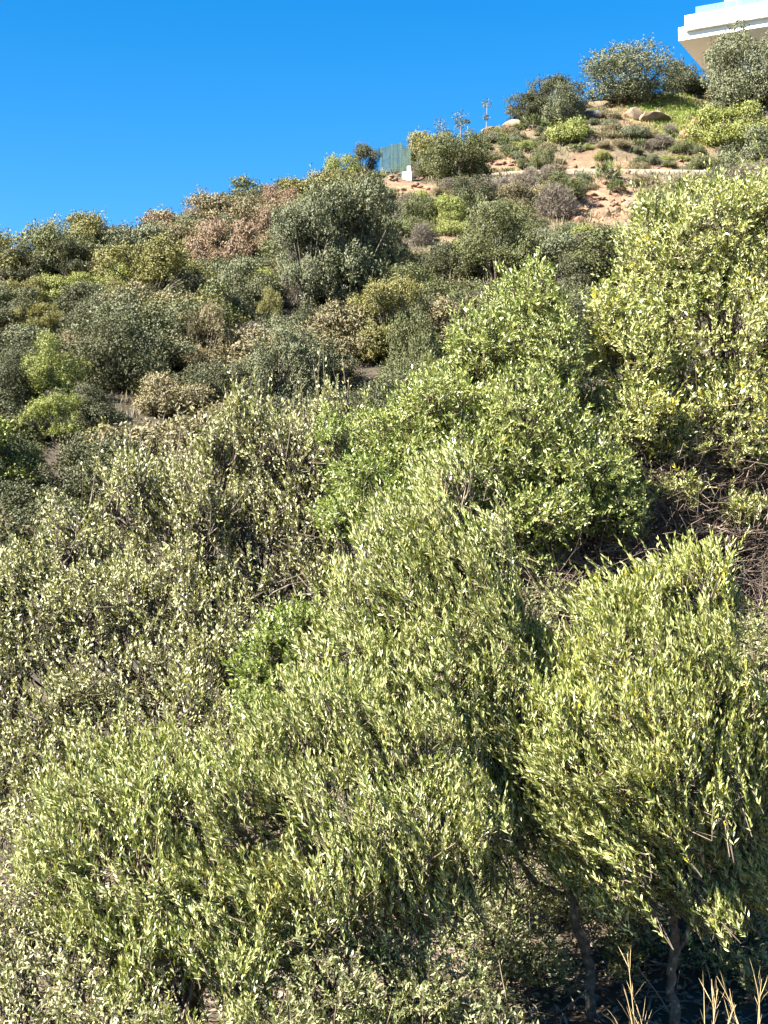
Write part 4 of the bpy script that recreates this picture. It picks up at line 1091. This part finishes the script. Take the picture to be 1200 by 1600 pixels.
def fence():
    P = ground_hit(636, 281); k = P[1] / FPX
    zt = lambda v, Y: ray(600, v)[2] * Y
    b = np.array([P[0], P[1], P[2]])
    c = root('concrete_block', tuple(b), 'white concrete footing block under the net fence post', 'block')
    put('footing', box_mesh('footing', (0, 0, .12), (.55, .4, .55), .04), M['white'], c)
    put('upstand', box_mesh('upstand', (.12, 0, .57), (.22, .22, .36), .03), M['white'], c)
    # net fence running back from the block to the left skyline
    f = np.array([at(641, 276, P[1])[0], P[1] + .5, P[2]])
    r = root('net_fence', tuple(f), 'green net fence on thin posts at the bend of the path', 'fence')
    ends = [np.array([0., 0, 0]), np.array([-.55, .5, .5]), np.array([-1.05, 1.6, .75]), np.array([-1.65, 2.4, .75])]
    mp = plain_mat('fence_post_green', (.06, .10, .08), .5, .1)
    for e in ends:
        put('post', box_mesh('post', (e[0], e[1], e[2] + .75), (.07, .07, 2.3)), mp, r)
    m, nt, bs, out = new_mat('green_net')
    bs.inputs['Base Color'].default_value = (.025, .060, .045, 1); bs.inputs['Roughness'].default_value = .6
    rng = np.random.default_rng(5)
    for a, e in zip(ends[:-1], ends[1:]):
        nv, nh = 22, 26
        up = np.array([0, 0, 1.75]); o = np.array([0, 0, .1])
        s = np.linspace(0, 1, nv)[:, None]; A = a + (e - a) * s + o
        pv = np.stack([A, A + up * .5 + np.array([0, .06, 0]), A + up], 1)
        hh = np.linspace(0, 1, nh)[:, None]
        B = a + o + up * hh; E = e + o + up * hh
        ph = np.stack([B, (B + E) / 2 + np.array([0, .05, -.03]), E], 1)
        V, q = merge([tubes(pv, np.full((nv, 3), .012), 3, rng), tubes(ph, np.full((nh, 3), .010), 3, rng)])
        put('net_panel', mesh_from('net_panel', V, [q]), m, r)
fence()

# dry flower stalks standing on the skyline
def agave(label, seed, u, vb, vt, heads, lean=0.0):
    rng = np.random.default_rng(seed)
    P = ground_hit(u, vb); k = P[1] / FPX; hgt = (vb - vt) * k
    r = root('flower_stalk', tuple(P), label, 'dry plant', 'tall dry flower stalks on the skyline')
    top = np.array([lean * hgt, 0, hgt])
    V, q = tubes(bez(np.array([[0, 0, -.2]]), (top * .5 + np.array([.05, 0, 0]))[None], top[None], 8), np.linspace(.016, .009, 8)[None], 6, rng)
    put('stalk', mesh_from('stalk', V, [q], smooth=True), M['straw'], r)
    for (f, s) in heads:
        c = top * f
        n = 120
        d = norm(rng.normal(size=(n, 3)))
        Pp = c + d * np.array([1, 1, .7]) * s * rng.random((n, 1)) ** .5
        t = rng.random(n)
        v, q, _ = frond_leaves(Pp, norm(d + rng.normal(size=(n, 3)) * .5), rng.uniform(.08, .18, n), rng.uniform(.03, .06, n), rng, t)
        put('flower_head', mesh_from('flower_head', v, [q], {'tint': t}), M['h_olive'], r, 'stuff')
agave('single tall dry flower stalk with a round head on the skyline', 301, 758, 195, 136, [(1.0, .32), (.62, .18)], .05)
agave('wispy dry stalk with a bushy pale head, nearest the yellowish bush', 302, 695, 205, 148, [(1.0, .45), (.8, .4)], -.1)
agave('wispy dry stalk with two heads, next to the bushy-headed stalk', 303, 718, 200, 140, [(1.0, .5), (.75, .42), (.88, .35)], .02)
agave('thin bare dry stalk between the wispy stalks and the tall one', 304, 731, 200, 155, [(1.0, .14)], -.02)

# ------------------------------------------------------------------ white building on the hilltop
def building():
    yaw = R(-27)
    C = at(1060, 64, 103.0)                   # lower corner of the balcony slab
    fx = np.array([math.cos(yaw), math.sin(yaw), 0]); fy = np.array([-math.sin(yaw), math.cos(yaw), 0])
    gz = float(H(C[0] + 4, C[1] + 3))
    r = root('white_villa', (C[0], C[1], C[2]), 'white modern villa with cantilevered balcony and glass balustrade on the hilltop', 'building', rz=yaw)
    def part(nm, x0, x1, y0, y1, z0, z1, mat=M['white'], par=r, bev=.01):
        return put(nm, box_mesh(nm, ((x0 + x1) / 2, (y0 + y1) / 2, (z0 + z1) / 2), (x1 - x0, y1 - y0, z1 - z0), bev), mat, par)
    part('balcony_slab', 0, 16, 0, 9, 0, .95)
    part('balcony_parapet', .55, 16, -.35, .0, .55, 1.6)
    part('balcony_floor', .55, 16, .0, 9, .953, 1.12)
    mg, nt, bs, out = new_mat('balustrade_glass')
    bs.inputs['Base Color'].default_value = (.16, .30, .26, 1); bs.inputs['Roughness'].default_value = .08
    bs.inputs['Transmission Weight'].default_value = .35; bs.inputs['IOR'].default_value = 1.3
    for i in range(6):
        part('glass_panel', 1.3 + i * 1.45, 1.3 + i * 1.45 + 1.42, -.2, -.18, 1.603, 2.15, mg, r, 0)
    part('upper_wall', 3.0, 16, 1.2, 9, 1.123, 4.2)
    part('upper_slab', 2.6, 16.4, .6, 9, 4.203, 4.6)
    mw, nt, bs, out = new_mat('window_glass')
    bs.inputs['Base Color'].default_value = (.05, .07, .09, 1); bs.inputs['Roughness'].default_value = .05
    for i in range(3):
        w = part('window', 4.2 + i * 3.6, 7.0 + i * 3.6, 1.15, 1.195, 1.4, 3.7, mw, r, 0)
        part('frame', 5.55 + i * 3.6, 5.62 + i * 3.6, 1.10, 1.147, 1.4, 3.7, M['concrete'], w, 0)
    part('lower_wall', 3.2, 16, 3.2, 9, gz - C[2] - 4.5, -.003)
building()
print('objects', len(SC.objects))
